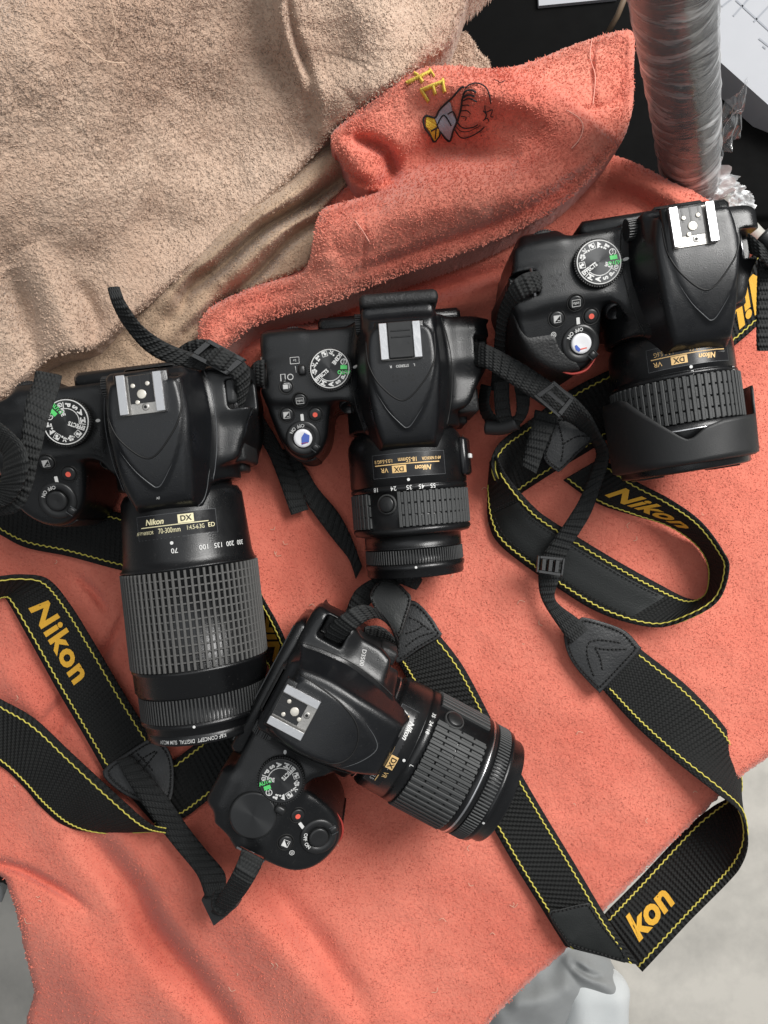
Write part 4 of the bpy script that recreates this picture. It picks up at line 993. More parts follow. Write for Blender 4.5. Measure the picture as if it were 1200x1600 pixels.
    n = 96; V = []; UVs = []; m = len(P); s = np.r_[0, np.cumsum(np.linalg.norm(np.diff(P, axis=0), axis=1))]
    for i in range(m):
        a = np.cross(T[i], [0, 0, 1.0]); a = a/np.linalg.norm(a); b = np.cross(a, T[i])
        th = np.linspace(0, 2*PI, n, endpoint=False)
        u = s[i]*1000+6*np.sin(th+.6)+2.5*np.sin(2*th+s[i]*90)          # turns run slantwise
        ph = (u/21.0) % 1.0; thn = 3*np.sin(th/2)
        r = .0168+.0005*(1-ph)**4+.0003*np.abs(vnoise(u/3.6, thn*1.6+3))+.0003*vnoise(u/8.0, thn*3)+.0016*np.maximum(vnoise(u/12+5, thn*.9)-.1, 0)
        V.append(P[i]+up+r[:, None]*(np.cos(th)[:, None]*a+np.sin(th)[:, None]*b)); UVs.append(np.stack([np.abs(th-PI), u/1000], 1))
    V = np.concatenate(V); I = np.arange(m-1)[:, None]; K = np.arange(n)[None, :]; L = (K+1) % n
    F = np.stack([I*n+K, I*n+L, (I+1)*n+L, (I+1)*n+K], -1).reshape(-1, 4)
    mk('film_wrap', V, F, MATS['film'], arm, uv=np.concatenate(UVs))
    def crumple(name, corner, ex, ey, amp, seed, mat='film'):
        g = 34; u, v = np.meshgrid(np.linspace(0, 1, g), np.linspace(0, 1, g), indexing='ij')
        A = np.array(corner); ex = np.array(ex); ey = np.array(ey); nn = np.cross(ex, ey); nn /= np.linalg.norm(nn)
        u2 = u+.10*vnoise(u*4+seed, v*4); v2 = v+.10*vnoise(u*4, v*4+seed*2)
        z = amp*(np.abs(vnoise(u*3+seed, v*3))*1.6+.6*np.abs(vnoise(u*7+seed, v*6))+.25*vnoise(u*15, v*15+seed))
        V = A+u2[..., None]*ex+v2[..., None]*ey+z[..., None]*nn
        idx = np.arange(g*g).reshape(g, g); q = np.stack([idx[:-1, :-1], idx[1:, :-1], idx[1:, 1:], idx[:-1, 1:]], -1).reshape(-1, 4)
        return mk(name, V.reshape(-1, 3)+up, q, MATS[mat], arm, smooth=True)
    a = W(1108, 262, .03); crumple('film_tail', a, W(1155, 205, .05)-a, W(1112, 182, .06)-a, .008, 3.2)
    a = W(1092, 318, .005); crumple('film_tail', a, W(1140, 318, -.02)-a, W(1100, 272, .012)-a, .008, 5.7, 'film_dense')
    a = W(1120, 330, .0); crumple('film_tail', a, W(1160, 352, -.02)-a, W(1140, 285, .0)-a, .008, 8.1, 'film_dense')
    C = catmull([W(1096, 262, .02), W(1112, 252, .03), W(1130, 270, .02), W(1138, 292, .01), W(1136, 305, .0)], 8)
    V = []
    for i, p in enumerate(C): w = .004+.0015*math.sin(i*.9); V += [p+up+np.array([w, w*.4, .002*math.sin(i)]), p+up-np.array([w, w*.4, 0])]
    mk('film_tail', V, [(2*i, 2*i+1, 2*i+3, 2*i+2) for i in range(len(C)-1)], MATS['film_dense'], arm)

def bg_mats():
    m, nt, b = nodes('floor'); tc = N(nt, 'ShaderNodeTexCoord'); n = N(nt, 'ShaderNodeTexNoise', Scale=9.0, Detail=8.0, Roughness=.65); nt.links.new(tc.outputs["Object"], n.inputs["Vector"])
    cr = N(nt, 'ShaderNodeValToRGB'); cr.color_ramp.elements[0].position = .30; cr.color_ramp.elements[0].color = (.46, .44, .40, 1); cr.color_ramp.elements[1].position = .62; cr.color_ramp.elements[1].color = (.70, .665, .60, 1)
    nt.links.new(n.outputs["Fac"], cr.inputs[0]); nt.links.new(cr.outputs[0], b.inputs["Base Color"]); b.inputs["Roughness"].default_value = .55
    MATS['floor'] = m
    plastic('black_top', (.004, .004, .004), .7, spec=.08); plastic('paper', (.42, .43, .455), .85); plastic('rule', (.30, .315, .345), .8); plastic('wood', (.16, .11, .07), .6)
    plastic('rail', (.45, .44, .40), .5, .3, 900); plastic('arm', (.020, .021, .023), .75, spec=.2)
    for nm, base, streak in (('film', .05, .78), ('film_dense', .45, .5)):
        m, nt, b = nodes(nm); out = nt.nodes["Material Output"]
        b.inputs["Base Color"].default_value = (.84, .85, .86, 1); b.inputs["Roughness"].default_value = .3; b.inputs["Specular IOR Level"].default_value = .6
        tc = N(nt, 'ShaderNodeTexCoord'); src = N(nt, 'ShaderNodeUVMap').outputs[0] if nm == 'film' else tc.outputs["Object"]
        mp = N(nt, 'ShaderNodeMapping'); mp.inputs["Scale"].default_value = (.42, 120, 1) if nm == 'film' else (60, 160, 90); nt.links.new(src, mp.inputs["Vector"])
        n = N(nt, 'ShaderNodeTexNoise', Scale=1.0, Detail=(4.0 if nm == 'film' else 7.0), Roughness=.62, Distortion=.25); nt.links.new(mp.outputs[0], n.inputs["Vector"])
        n2 = N(nt, 'ShaderNodeTexNoise', Scale=45.0, Detail=3.0); nt.links.new(tc.outputs["Object"], n2.inputs["Vector"])
        sm = N(nt, 'ShaderNodeMath', operation='MULTIPLY_ADD'); sm.inputs[1].default_value = .45; nt.links.new(n2.outputs["Fac"], sm.inputs[0]); nt.links.new(n.outputs["Fac"], sm.inputs[2])
        r = N(nt, 'ShaderNodeMapRange'); r.inputs[1].default_value = .74; r.inputs[2].default_value = .98; r.inputs[3].default_value = base; r.inputs[4].default_value = base+streak
        nt.links.new(sm.outputs[0], r.inputs[0])
        lw = N(nt, 'ShaderNodeLayerWeight', Blend=.18); a = N(nt, 'ShaderNodeMath', operation='MULTIPLY_ADD'); a.inputs[1].default_value = .6; nt.links.new(lw.outputs["Facing"], a.inputs[0]); nt.links.new(r.outputs[0], a.inputs[2]); a.use_clamp = True
        bp = N(nt, 'ShaderNodeBump', Strength=1.0, Distance=.002); nt.links.new(n.outputs["Fac"], bp.inputs["Height"]); nt.links.new(bp.outputs[0], b.inputs["Normal"])
        tr = N(nt, 'ShaderNodeBsdfTransparent'); mx = N(nt, 'ShaderNodeMixShader'); nt.links.new(a.outputs[0], mx.inputs[0]); nt.links.new(tr.outputs[0], mx.inputs[1]); nt.links.new(b.outputs[0], mx.inputs[2])
        gl = N(nt, 'ShaderNodeBsdfGlossy', Roughness=.14); nt.links.new(bp.outputs[0], gl.inputs["Normal"]); mx2 = N(nt, 'ShaderNodeMixShader'); mx2.inputs[0].default_value = .15; nt.links.new(mx.outputs[0], mx2.inputs[1]); nt.links.new(gl.outputs[0], mx2.inputs[2])
        nt.links.new(mx2.outputs[0], out.inputs["Surface"]); MATS[nm] = m
    plastic('thread_coral', (.80, .36, .28), .9); plastic('thread_pale', (.70, .52, .38), .9); plastic('embroid_yellow', (.78, .60, .10), .75, 1.0, 1800); plastic('embroid_gold', (.74, .50, .05), .75, 1.0, 1800)
    plastic('embroid_grey', (.36, .39, .45), .75, 1.0, 1800); plastic('embroid_black', (.012, .012, .014), .8, .8, 1800)
bg_mats()

# ------------------------------------------------------------------ the two towels
def coral_z(X, Y):
    z = zb(X, Y)
    z = z+.0030*wob(X, Y, 120, 1)+.0020*wob(X, Y, 52, 2)+.0008*wob(X, Y, 22, 3)
    # lower left: long drapes that fall off the front of the seat
    z = z-.045*smooth(250, 620, (Y-1180)*.85-(X-120)*.42)
    z = z+fold(X, Y, [(60, 1240), (150, 1330), (215, 1400), (300, 1530), (360, 1640)], .013, 60)
    z = z+fold(X, Y, [(190, 1250), (300, 1330), (400, 1440), (520, 1560), (640, 1660)], .020, 76)
    z = z-fold(X, Y, [(110, 1275), (200, 1380), (232, 1440), (262, 1482), (345, 1585), (380, 1640)], .024, 26, .2)
    z = z+fold(X, Y, [(20, 1390), (90, 1460), (150, 1560), (190, 1650)], .008, 50)
    z = z-fold(X, Y, [(-40, 1335), (0, 1350), (40, 1362), (100, 1395), (135, 1420)], .007, 8)
    z = z-fold(X, Y, [(400, 1370), (490, 1470), (580, 1600)], .012, 26)
    # left: slack creases between the straps
    z = z-fold(X, Y, [(60, 1140), (110, 1080), (170, 1010), (200, 950)], .006, 9)
    z = z-fold(X, Y, [(80, 1150), (110, 1105), (150, 1060)], .005, 12)
    z = z+fold(X, Y, [(0, 1040), (40, 1090), (80, 1150)], .005, 25)
    z = z-fold(X, Y, [(170, 960), (150, 930), (120, 900)], .005, 8)
    z = z-fold(X, Y, [(400, 760), (440, 880), (430, 960)], .003, 30)
    # top: rolls and tucks behind the centre camera
    up = smooth(560, 380, Y+.18*(X-560))
    z = z+.016*up*smooth(260, 360, X)
    z = z+fold(X, Y, [(312, 560), (335, 500), (420, 460), (520, 440), (600, 440)], .004, 26)
    z = z-fold(X, Y, [(350, 580), (372, 535), (420, 505), (480, 492), (560, 500)], .014, 13)
    z = z+fold(X, Y, [(385, 590), (410, 545), (470, 522), (560, 525), (660, 512)], .010, 18)
    z = z-fold(X, Y, [(480, 500), (600, 480), (700, 450), (800, 415)], .010, 14)
    z = z+fold(X, Y, [(560, 490), (700, 478), (800, 445), (900, 390)], .006, 22)
    z = z+fold(X, Y, [(950, 268), (1010, 285), (1060, 310), (1110, 345)], .010, 26)
    z = z-fold(X, Y, [(930, 300), (990, 310), (1040, 345)], .006, 16)
    return z
def flap_z(X, Y):
    z = zb(X, Y)+.050-.020*smooth(540, 400, X)*smooth(350, 430, Y)
    z = z+.0035*wob(X, Y, 85, 4)+.0026*wob(X, Y, 38, 5)+.0012*wob(X, Y, 16, 6)
    back = 1-step_at(X, Y, [(560, 60), (690, 92), (780, 104), (860, 140), (905, 172), (960, 215), (1010, 260)], 9)
    z = z+.006-.018*(back)
    z = z+fold(X, Y, [(630, 128), (740, 135), (850, 165), (920, 205)], .020, 40)
    z = z-fold(X, Y, [(585, 305), (640, 262), (700, 238), (760, 246), (815, 262)], .020, 30)
    z = z-fold(X, Y, [(545, 215), (600, 235), (612, 275), (588, 300)], .016, 13)
    z = z+fold(X, Y, [(515, 385), (620, 335), (720, 305), (820, 285), (900, 240), (950, 195)], .022, 52)
    z = z-fold(X, Y, [(560, 425), (690, 380), (800, 340), (890, 285), (950, 240)], .006, 9)-fold(X, Y, [(520, 235), (545, 275), (580, 292)], .02, 10)
    z = z-fold(X, Y, [(567, 325), (570, 370), (566, 430)], .0018, 4)
    z = z-fold(X, Y, [(930, 60), (925, 110), (930, 170)], .003, 4)
    z = z+fold(X, Y, [(890, 150), (940, 140), (985, 120)], .004, 16)-fold(X, Y, [(880, 165), (930, 172), (985, 150)], .003, 7)
    z = z-.020*smooth(40, 0, np.abs(Y-(455-.42*(X-540))))*smooth(470, 560, X)*.3
    return z
def beige_z(X, Y):
    z = .052+.080*smooth(-20, 480, 505-(X*.64+Y*.77))
    z = z+.007*wob(X, Y, 170, 7)+.0045*wob(X, Y, 74, 8)+.0013*wob(X, Y, 33, 9)+.0006*wob(X, Y, 14, 10)
    z = z+.020*(1-step_at(X, Y, [(425, -80), (432, 0), (446, 60), (468, 118), (488, 170), (500, 240)], 13))*smooth(260, 120, Y)
    z = z+fold(X, Y, [(418, -40), (436, 60), (462, 130), (482, 195)], .010, 20)
    z = z-fold(X, Y, [(445, -10), (458, 55), (480, 115), (497, 190)], .008, 9)
    z = z+fold(X, Y, [(560, -40), (600, 40), (610, 110), (560, 170)], .014, 60)
    z = z+fold(X, Y, [(690, -40), (680, 40), (650, 90)], .006, 20)
    z = z+fold(X, Y, [(40, 380), (80, 450), (110, 530), (140, 560)], .008, 28)-fold(X, Y, [(10, 420), (40, 500), (60, 590)], .008, 18)
    z = z-fold(X, Y, [(200, 330), (290, 370), (380, 330)], .006, 40)+fold(X, Y, [(0, 300), (120, 330), (260, 300)], .008, 60)
    z = z-fold(X, Y, [(120, 440), (150, 500), (140, 545)], .006, 14)
    return z
BEIGE = [(-100, -100), (745, -100), (732, -10), (716, 40), (702, 72), (664, 98), (632, 122), (590, 150), (552, 184), (516, 216), (482, 254), (440, 296), (380, 350), (300, 420), (225, 484), (190, 512), (150, 546), (118, 552), (80, 562), (40, 596), (0, 628), (-100, 680)]
def under_z(X, Y):
    z = .030+.004*wob(X, Y, 60, 11)+.0018*wob(X, Y, 26, 12)+.0008*wob(X, Y, 12, 13)
    z = z+.010*smooth(560, 300, Y)
    z = z+fold(X, Y, [(560, 205), (480, 285), (400, 350), (300, 430), (190, 535)], .020, 26)
    z = z-fold(X, Y, [(548, 268), (480, 318), (410, 358), (345, 415), (285, 462)], .024, 11)
    z = z+fold(X, Y, [(545, 300), (470, 345), (420, 385), (350, 440)], .010, 16)
    z = z-fold(X, Y, [(520, 330), (450, 375), (400, 430), (340, 480), (290, 520)], .018, 10)
    z = z+fold(X, Y, [(330, 460), (300, 500), (230, 545)], .008, 18)-fold(X, Y, [(330, 420), (300, 440), (285, 480)], .006, 9)
    return z
def corner_z(X, Y): return .036+.004*wob(X, Y, 40, 14)
def towels():
    bl = empty('towel', W(700, 900, 0)*0); prop(bl, 'coral red napped towel spread over the chair seat', 'towel')
    MAIN = [(-90, 690), (60, 650), (230, 640), (304, 590), (308, 525), (318, 488), (350, 466), (410, 442), (472, 420), (486, 390), (496, 340), (540, 290), (620, 240), (800, 200), (940, 236), (1000, 256), (1052, 284), (1096, 304), (1132, 334), (1166, 376), (1222, 440), (1290, 600), (1290, 1000), (1270, 1130), (1200, 1184), (1150, 1222), (1091, 1279), (1000, 1368), (883, 1486), (825, 1538), (762, 1602), (690, 1690), (500, 1730), (120, 1730), (46, 1680), (42, 1600), (44, 1580), (52, 1548), (39, 1496), (33, 1466), (24, 1424), (14, 1396), (-4, 1366), (-90, 1330)]
    o, sm = sheet('seat_drape', MAIN, coral_z, 'coral', bl, step=2.5, edge=14, er=.009, drop=.07, skirt=14, rag=1.2)
    nap('pile', sm, 'coral', o, 190000, .0013, width=.00025)
    mb = MB()
    for k in range(90):
        x, y = rng.uniform(20, 1150), rng.uniform(640, 1560)
        if poly_sd(np.array([x]), np.array([y]), MAIN)[0] > -20: continue
        a_ = rng.uniform(0, 2*PI); L_ = rng.uniform(2, 8); P_ = np.array([[x, y], [x+L_*math.cos(a_), y+L_*math.sin(a_)], [x+1.7*L_*math.cos(a_+.7), y+1.7*L_*math.sin(a_+.7)]])
        C_ = catmull(P_, 4); z_ = coral_z(C_[:, 0], C_[:, 1])+.0016; f_ = (H-z_)/1200; mb.tube(np.stack([(C_[:, 0]-600)*f_, (800-C_[:, 1])*f_, z_], 1), .00013, 4)
    mb.build('lint', MATS['thread_pale'], bl, kind='stuff')
    FLAP = [(516, 212), (560, 172), (640, 114), (696, 101), (760, 106), (800, 104), (850, 88), (905, 66), (986, 46), (991, 100), (990, 160), (976, 214), (946, 256), (890, 312), (800, 366), (700, 406), (600, 442), (520, 474), (450, 494), (398, 512), (356, 546), (332, 578), (314, 566), (309, 522), (321, 487), (362, 463), (420, 440), (474, 424), (487, 385), (500, 330), (540, 314), (590, 300), (572, 297), (548, 284), (530, 250)]
    o, sf = sheet('folded_corner', FLAP, flap_z, 'coral_worn', bl, step=1.8, edge=26, er=.012, drop=.028, skirt=10, rag=1.0)
    nap('pile', sf, 'coral_worn', o, 70000, .0016, width=.0003)
    def fz(P, off=.0012):
        P = np.asarray(P, float); z = flap_z(P[:, 0], P[:, 1])+off; f = (H-z)/1200
        return np.stack([(P[:, 0]-600)*f, (800-P[:, 1])*f, z], 1)
    # embroidery: two yellow letters, a grey and yellow patch, black loops
    def E(pts): return [(600+u/6.0, 90+v/6.0) for u, v in pts]
    mb = MB()
    def bar(p, q, w):
        p, q = [np.array(E([t])[0]) for t in (p, q)]; d_ = (q-p); ln = np.linalg.norm(d_); nn = np.array([-d_[1], d_[0]])/ln; n = max(3, int(ln/.85))
        for k in range(n+1):                # satin stitches laid across the stroke
            c_ = p+d_*k/n+rng.normal(0, .15, 2); h_ = w/2*rng.uniform(.88, 1.1); t_ = nn+d_/ln*.25
            mb.tube(fz([c_-t_*h_, c_-t_*h_*.5, c_, c_+t_*h_*.5, c_+t_*h_])+np.array([[0, 0, v] for v in (-.0014, .0002, .0006, .0002, -.0014)]), .00024, 5)
    for p, q, w in [((210, 232), (440, 120), 5), ((428, 105), (470, 172), 3), ((285, 140), (318, 160), 4), ((340, 190), (362, 222), 4.5), ((345, 302), (560, 212), 5), ((350, 300), (418, 404), 4), ((462, 270), (482, 338), 4), ((548, 200), (570, 318), 4)]: bar(p, q, w)
    mb.build('embroidered_letters', MATS['embroid_yellow'], o, kind='stuff')
    def patch(name, pts, mat, off):
        C = np.array(E(pts)); lo, hi = C.min(0)-2, C.max(0)+2; c = (lo+hi)/2; ang = 1.05 if mat == 'embroid_grey' else .5; u = np.array([math.cos(ang), math.sin(ang)]); v = np.array([-u[1], u[0]]); R = 30; mb = MB()
        for k in np.arange(-R, R, .62):     # rows of thread clipped to the outline
            t = np.arange(-R, R, .8); Q = c+v*(k+rng.normal(0, .08))+t[:, None]*u; ins = poly_sd(Q[:, 0], Q[:, 1], C) < 0
            if ins.sum() > 2:
                ii = np.nonzero(ins)[0]; S_ = Q[ii[0]:ii[-1]+1]; mb.tube(fz(S_, off+rng.uniform(-.0001, .0002)), .00026, 5)
        mb.build(name, MATS[mat], o, kind='stuff')
    patch('embroidered_patch', [(595, 415), (620, 425), (640, 500), (650, 540), (678, 590), (660, 640), (640, 720), (620, 778), (590, 760), (530, 690), (505, 640), (480, 570), (500, 510), (540, 460)], 'embroid_grey', .0012)
    patch('embroidered_patch', [(395, 555), (430, 560), (470, 570), (500, 650), (526, 720), (480, 785), (450, 745), (430, 690), (390, 640)], 'embroid_gold', .0012)
    mb = MB()
    def thread(pts, r=.0006, w=1.0):
        C = catmull(E(pts), 6); mb.tube(fz(C, .0016), r*w*.66, 5)
    for pts, w in [([(750, 280), (720, 285), (640, 375), (590, 420), (520, 490), (480, 560), (400, 545), (370, 580), (385, 660), (440, 740), (470, 790), (520, 735), (530, 700), (580, 765), (620, 780), (650, 680), (690, 590), (720, 480), (735, 380), (760, 320), (820, 305), (865, 330)], 1.5), ([(760, 285), (810, 250), (880, 240), (950, 275), (985, 340), (1000, 430)], 1.0),
                   ([(740, 380), (790, 350), (850, 365)], 1.4), ([(745, 405), (800, 385), (870, 415)], 1.0), ([(730, 450), (780, 445), (800, 455)], .8), ([(725, 500), (780, 500), (810, 530)], .8), ([(720, 550), (770, 560), (760, 590)], .7),
                   ([(680, 600), (740, 660), (830, 655), (880, 630)], .9), ([(670, 640), (720, 690), (800, 690), (900, 640)], .6), ([(665, 680), (720, 750), (800, 745), (900, 690), (940, 650)], .9),
                   ([(930, 500), (960, 535), (945, 580)], 1.0), ([(945, 450), (955, 510), (1015, 490), (1000, 550), (1025, 555)], .8), ([(930, 590), (965, 570), (985, 600)], .8),
                   ([(495, 640), (560, 540), (630, 640)], 1.0), ([(600, 530), (650, 510), (680, 590)], 1.0), ([(440, 690), (510, 650)], 1.2), ([(490, 665), (480, 760)], 1.0), ([(1030, 205), (1070, 220), (1090, 235), (1130, 215)], .5)]: thread(pts, .00055, w)
    mb.build('embroidered_outline', MATS['embroid_black'], o)
    mb = MB()
    for k in range(34):                     # frayed ends along the hem
        x = rng.uniform(900, 975); y = 90-(x-850)*.31+2; L = rng.uniform(3, 11); a = rng.normal(-PI/2, .7)
        p = np.array([x, y]); C = catmull([p, p+.5*L*np.array([math.cos(a), math.sin(a)])+rng.normal(0, 2, 2), p+L*np.array([math.cos(a+.6), math.sin(a+.6)])], 4); mb.tube(fz(C, -.002), .00022, 4)
    for pts in ([(885, 172), (905, 185), (911, 200), (905, 218), (893, 232)], [(925, 60), (922, 90), (930, 120), (926, 165)], [(555, 345), (566, 360), (577, 378), (572, 372)]): mb.tube(fz(catmull(pts, 6), .0016), .00035, 4)
    mb.build('loose_thread', MATS['thread_coral'], o, kind='stuff')
    bt = empty('towel'); prop(bt, 'beige terry towel draped over the chair back at upper left', 'towel')
    b1, s1 = sheet('front_layer', BEIGE, beige_z, 'beige', bt, step=2.2, edge=13, er=.010, drop=.03, skirt=10, rag=1.6)
    nap('pile', s1, 'beige', b1, 90000, .0010, width=.0005)
    U = [(545, 175), (548, 225), (540, 290), (506, 326), (492, 400), (470, 424), (350, 468), (316, 500), (306, 560), (300, 650), (120, 665), (-100, 720), (-100, 560), (100, 480), (300, 330)]
    b2, s2 = sheet('lower_layer', U, under_z, 'beige_plush', bt, step=2.0, edge=10, er=.008, drop=.02, skirt=8, rag=1.4)
    nap('pile', s2, 'beige_plush', b2, 40000, .0012)
    b3, s3 = sheet('back_corner', [(650, 60), (724, 48), (748, 78), (766, 98), (758, 118), (700, 130), (620, 140)], corner_z, 'beige', bt, step=2.2, edge=10, er=.008, drop=.02, skirt=8, rag=1.6)
    nap('pile', s3, 'beige', b3, 5000, .0017)
    mb = MB(); bz = lambda P: np.stack([W(x, y, float(beige_z(np.array(x), np.array(y)))+.002) for x, y in P])
    for pts in ([(100, 40), (140, 75), (165, 95), (195, 98)], [(170, 0), (178, 30), (180, 55), (172, 75)], [(448, 195), (458, 215), (462, 235)]): mb.tube(bz(catmull(pts, 6)), .00022, 5)
    mb.build('pulled_thread', MATS['thread_pale'], b1, kind='stuff')
    # cloth and shoe on the floor under the front edge
    zf = -.45
    def gz(X, Y): return -.42+.02*wob(X, Y, 60, 15)+.012*wob(X, Y, 26, 16)+fold(X, Y, [(880, 1490), (930, 1530), (970, 1560)], .02, 14)-fold(X, Y, [(895, 1505), (920, 1522), (940, 1528)], .02, 6)+fold(X, Y, [(760, 1580), (850, 1560), (900, 1530)], .03, 30)
    g = empty('grey_garment'); prop(g, 'crumpled grey cloth on the floor under the towel edge at the bottom', 'cloth')
    sheet('garment_cloth', [(700, 1560), (780, 1500), (870, 1462), (930, 1478), (958, 1510), (978, 1560), (975, 1640), (900, 1690), (700, 1690)], gz, 'grey_cloth', g, step=3, edge=20, er=.02, drop=.03, skirt=12, rag=2)
    v = Vol((-60, -80, 0), (60, 80, 80), 2.5)
    d = smin(v.rbox((0, 0, 30), (38, 62, 28), 24), v.rbox((0, -40, 45), (34, 40, 28), 24), 12)
    d = d+1.6*np.sin(v.X*.11+v.Y*.06)*np.cos(v.Z*.09)
    V, F = v.mesh(d); w = W(940, 1622, -.40)
    pd = mk('padded_shoe', V*MM, F, MATS['pale_cloth']); pd.location = (w[0], w[1], -.455); prop(pd, 'pale grey rounded soft toe showing at the bottom edge of the frame', 'shoe')
    # dark woven thing on the floor at far left
    mb = MB()
    for k in range(14):
        a = W(-60+k*2.2, 1372+k*2, -.40); b = W(-8+k*.5, 1352+k*2.4, -.385); c = W(9-k*.6, 1386+k*1.6, -.42); mb.tube(catmull([a, b, c], 6), .0022, 6)
    tw = mb.build('fringe', MATS['grey_cloth'], kind='stuff'); prop(tw, 'dark grey fringe on the floor beside the towel at far left', 'fringe')

# ------------------------------------------------------------------ camera straps
class Ribbon:
    def __init__(s, st, per=10, ds=.0011, cols=8, absz=False):
        st = np.array(st, float)                       # Lx Ly Lh Rx Ry Rh in the plan
        f = W if absz else WB
        Lp = np.array([f(a[0], a[1], a[2]) for a in st]); Rp = np.array([f(a[3], a[4], a[5]) for a in st])
        L = catmull(Lp, per); R = catmull(Rp, per); C = (L+R)/2
        d = np.r_[0, np.cumsum(np.linalg.norm(np.diff(C, axis=0), axis=1))]; n = max(6, int(d[-1]/ds))
        u = np.linspace(0, d[-1], n)
        ip = lambda A: np.stack([np.interp(u, d, A[:, k]) for k in range(3)], 1)
        s.L, s.R, s.u, s.len = ip(L), ip(R), u, d[-1]
        T = np.gradient((s.L+s.R)/2, axis=0); A = s.R-s.L; s.w = np.linalg.norm(A, axis=1).mean()
        nn = np.cross(T, A); nn /= np.linalg.norm(nn, axis=1)[:, None]+1e-12
        if nn[:, 2].mean() < 0: nn = -nn
        k = 9; pad = np.pad(nn, ((k//2, k//2), (0, 0)), 'edge'); nn = np.stack([np.convolve(pad[:, j], np.ones(k)/k, 'valid') for j in range(3)], 1)
        s.N = nn/(np.linalg.norm(nn, axis=1)[:, None]+1e-12); s.cols = cols
    def pos(s, u, t, off=0.0):
        u = np.clip(np.asarray(u, float), 0, s.len); t = np.asarray(t, float)[:, None]
        g = lambda A: np.stack([np.interp(u, s.u, A[:, k]) for k in range(3)], 1)
        off = np.broadcast_to(np.asarray(off, float), u.shape)
        return g(s.L)*(1-t)+g(s.R)*t+g(s.N)*off[:, None]
    def mesh(s, name, mat, parent, thick=.0017, rib=0.0, pitch=.0023, label=None):
        m = s.cols; n = len(s.u); tt = np.linspace(0, 1, m+1)
        V = []; uv = []
        r = rib*(np.abs(np.sin(PI*s.u/pitch))-.5)
        for sgn in (1, -1):
            for j, t in enumerate(tt):
                e = thick/2*(1 if 0 < j < m else .35)
                V.append(s.pos(s.u, np.full(n, t), sgn*e+sgn*r*(1 if 0 < j < m else .6))); uv.append(np.stack([np.full(n, t*s.w), s.u], 1))
        V = np.concatenate(V); uv = np.concatenate(uv)
        I = np.arange(n-1); F = []
        for b, fl in ((0, False), (m+1, True)):
            for j in range(m):
                a = (b+j)*n; c = (b+j+1)*n
                q = np.stack([a+I, a+I+1, c+I+1, c+I], 1); F.append(q[:, ::-1] if fl else q)
        for j, fl in ((0, True), (m, False)):
            a = j*n; c = (m+1+j)*n; q = np.stack([a+I, a+I+1, c+I+1, c+I], 1); F.append(q[:, ::-1] if fl else q)
        J = np.arange(m)
        for i in (0, n-1): F.append(np.stack([J*n+i, (J+1)*n+i, (m+2+J)*n+i, (m+1+J)*n+i], 1))
        s.thick = thick
        return mk(name, V, np.concatenate(F), MATS[mat], parent, uv=uv, label=label)
    def stitch(s, parent, ts=(.105, .895), u0=0.0, u1=None, amp=.0005, pitch=.0036, r=.00040, mat='stitch_yellow'):
        u1 = s.len if u1 is None else u1
        for t in ts:
            u = np.arange(max(u0, .0004), u1, .00055)
            if len(u) < 4: continue
            tri = 2*np.abs((u/pitch) % 1-.5)-.5
            for sd in (1, -1):              # the thread shows on both faces
                P = s.pos(u, t+tri*2*amp/s.w, sd*(s.thick/2+.00018))
                V, F = tube(P, r, 5); mk('stitching', V, F, MATS[mat], parent)
    def text(s, txt, size, u, t, sd, parent, mat='strap_gold', td=1, side=1, **kw):
        mb = MB(); V, F = text_mesh(txt, size, **kw)
        P = s.pos(u+sd*V[:, 0], t+td*V[:, 1]/s.w, side*(s.thick/2+.0003)); mb.add(P, F); return mb.build('lettering', MATS[mat], parent, smooth=False)

def band(parent, st, absz=False, ts=(.105, .895), u0=0.0, u1=None, stitch=True):
    r = Ribbon(st, ds=.00048, cols=8, absz=absz); o = r.mesh('band', 'band', parent, .0019, .00016, .0015)
    if stitch: r.stitch(o, ts, u0, u1)
    return r, o
def web(parent, st, absz=False):
    r = Ribbon(st, ds=.00046, cols=5, absz=absz); o = r.mesh('webbing', 'webbing', parent, .0015, .00060, .0024); return r, o
def leather(parent, poly, h, mat='leather', th=.0024, seams=(), name='leather_end', absz=False, inset=.86):
    f = W if absz else WB
    P = catmull(poly, 3, True); c = P.mean(0); n = len(P); V = []; F = []
    hz = lambda p: h(p) if callable(h) else h
    for k, dz in ((1.0, -th), (1.0, -.0006), (.985, -.0001), (.95, .0), (.7, .0003), (.4, .0005)):
        for p in P:
            q = c+(p-c)*k; V.append(f(q[0], q[1], hz(q)+dz+.0005*float(vnoise(np.array(q[0]/14), np.array(q[1]/14)))*(k < .97)))
    for i in range(5):
        for k in range(n): F.append((i*n+k, (i+1)*n+k, (i+1)*n+(k+1) % n, i*n+(k+1) % n))
    F.append(tuple(5*n+k for k in range(n-1, -1, -1)))
    o = mk(name, V, [g[::-1] for g in F], MATS[mat], parent)
    mb = MB()
    def run(C):
        C = np.asarray(C); d = np.r_[0, np.cumsum(np.linalg.norm(np.diff(C, axis=0), axis=1))]; u = 0
        while u+4.2 < d[-1]:
            q = [(np.interp(u+k*2.1, d, C[:, 0]), np.interp(u+k*2.1, d, C[:, 1])) for k in (0, 1, 2)]
            mb.tube([f(a, b, hz(np.array((a, b)))+.0006+(.0005 if j == 1 else -.0002)) for j, (a, b) in enumerate(q)], .00045, 4); u += 6.4
    if inset: R = c+(P-c)*inset; run(np.vstack([R, R[:1]]))
    for s_ in seams: run(catmull(s_, 6) if len(s_) > 2 else s_)
    if mb.V: mb.build('seam_thread', MATS['thread_black'], o, kind='stuff')
    return o
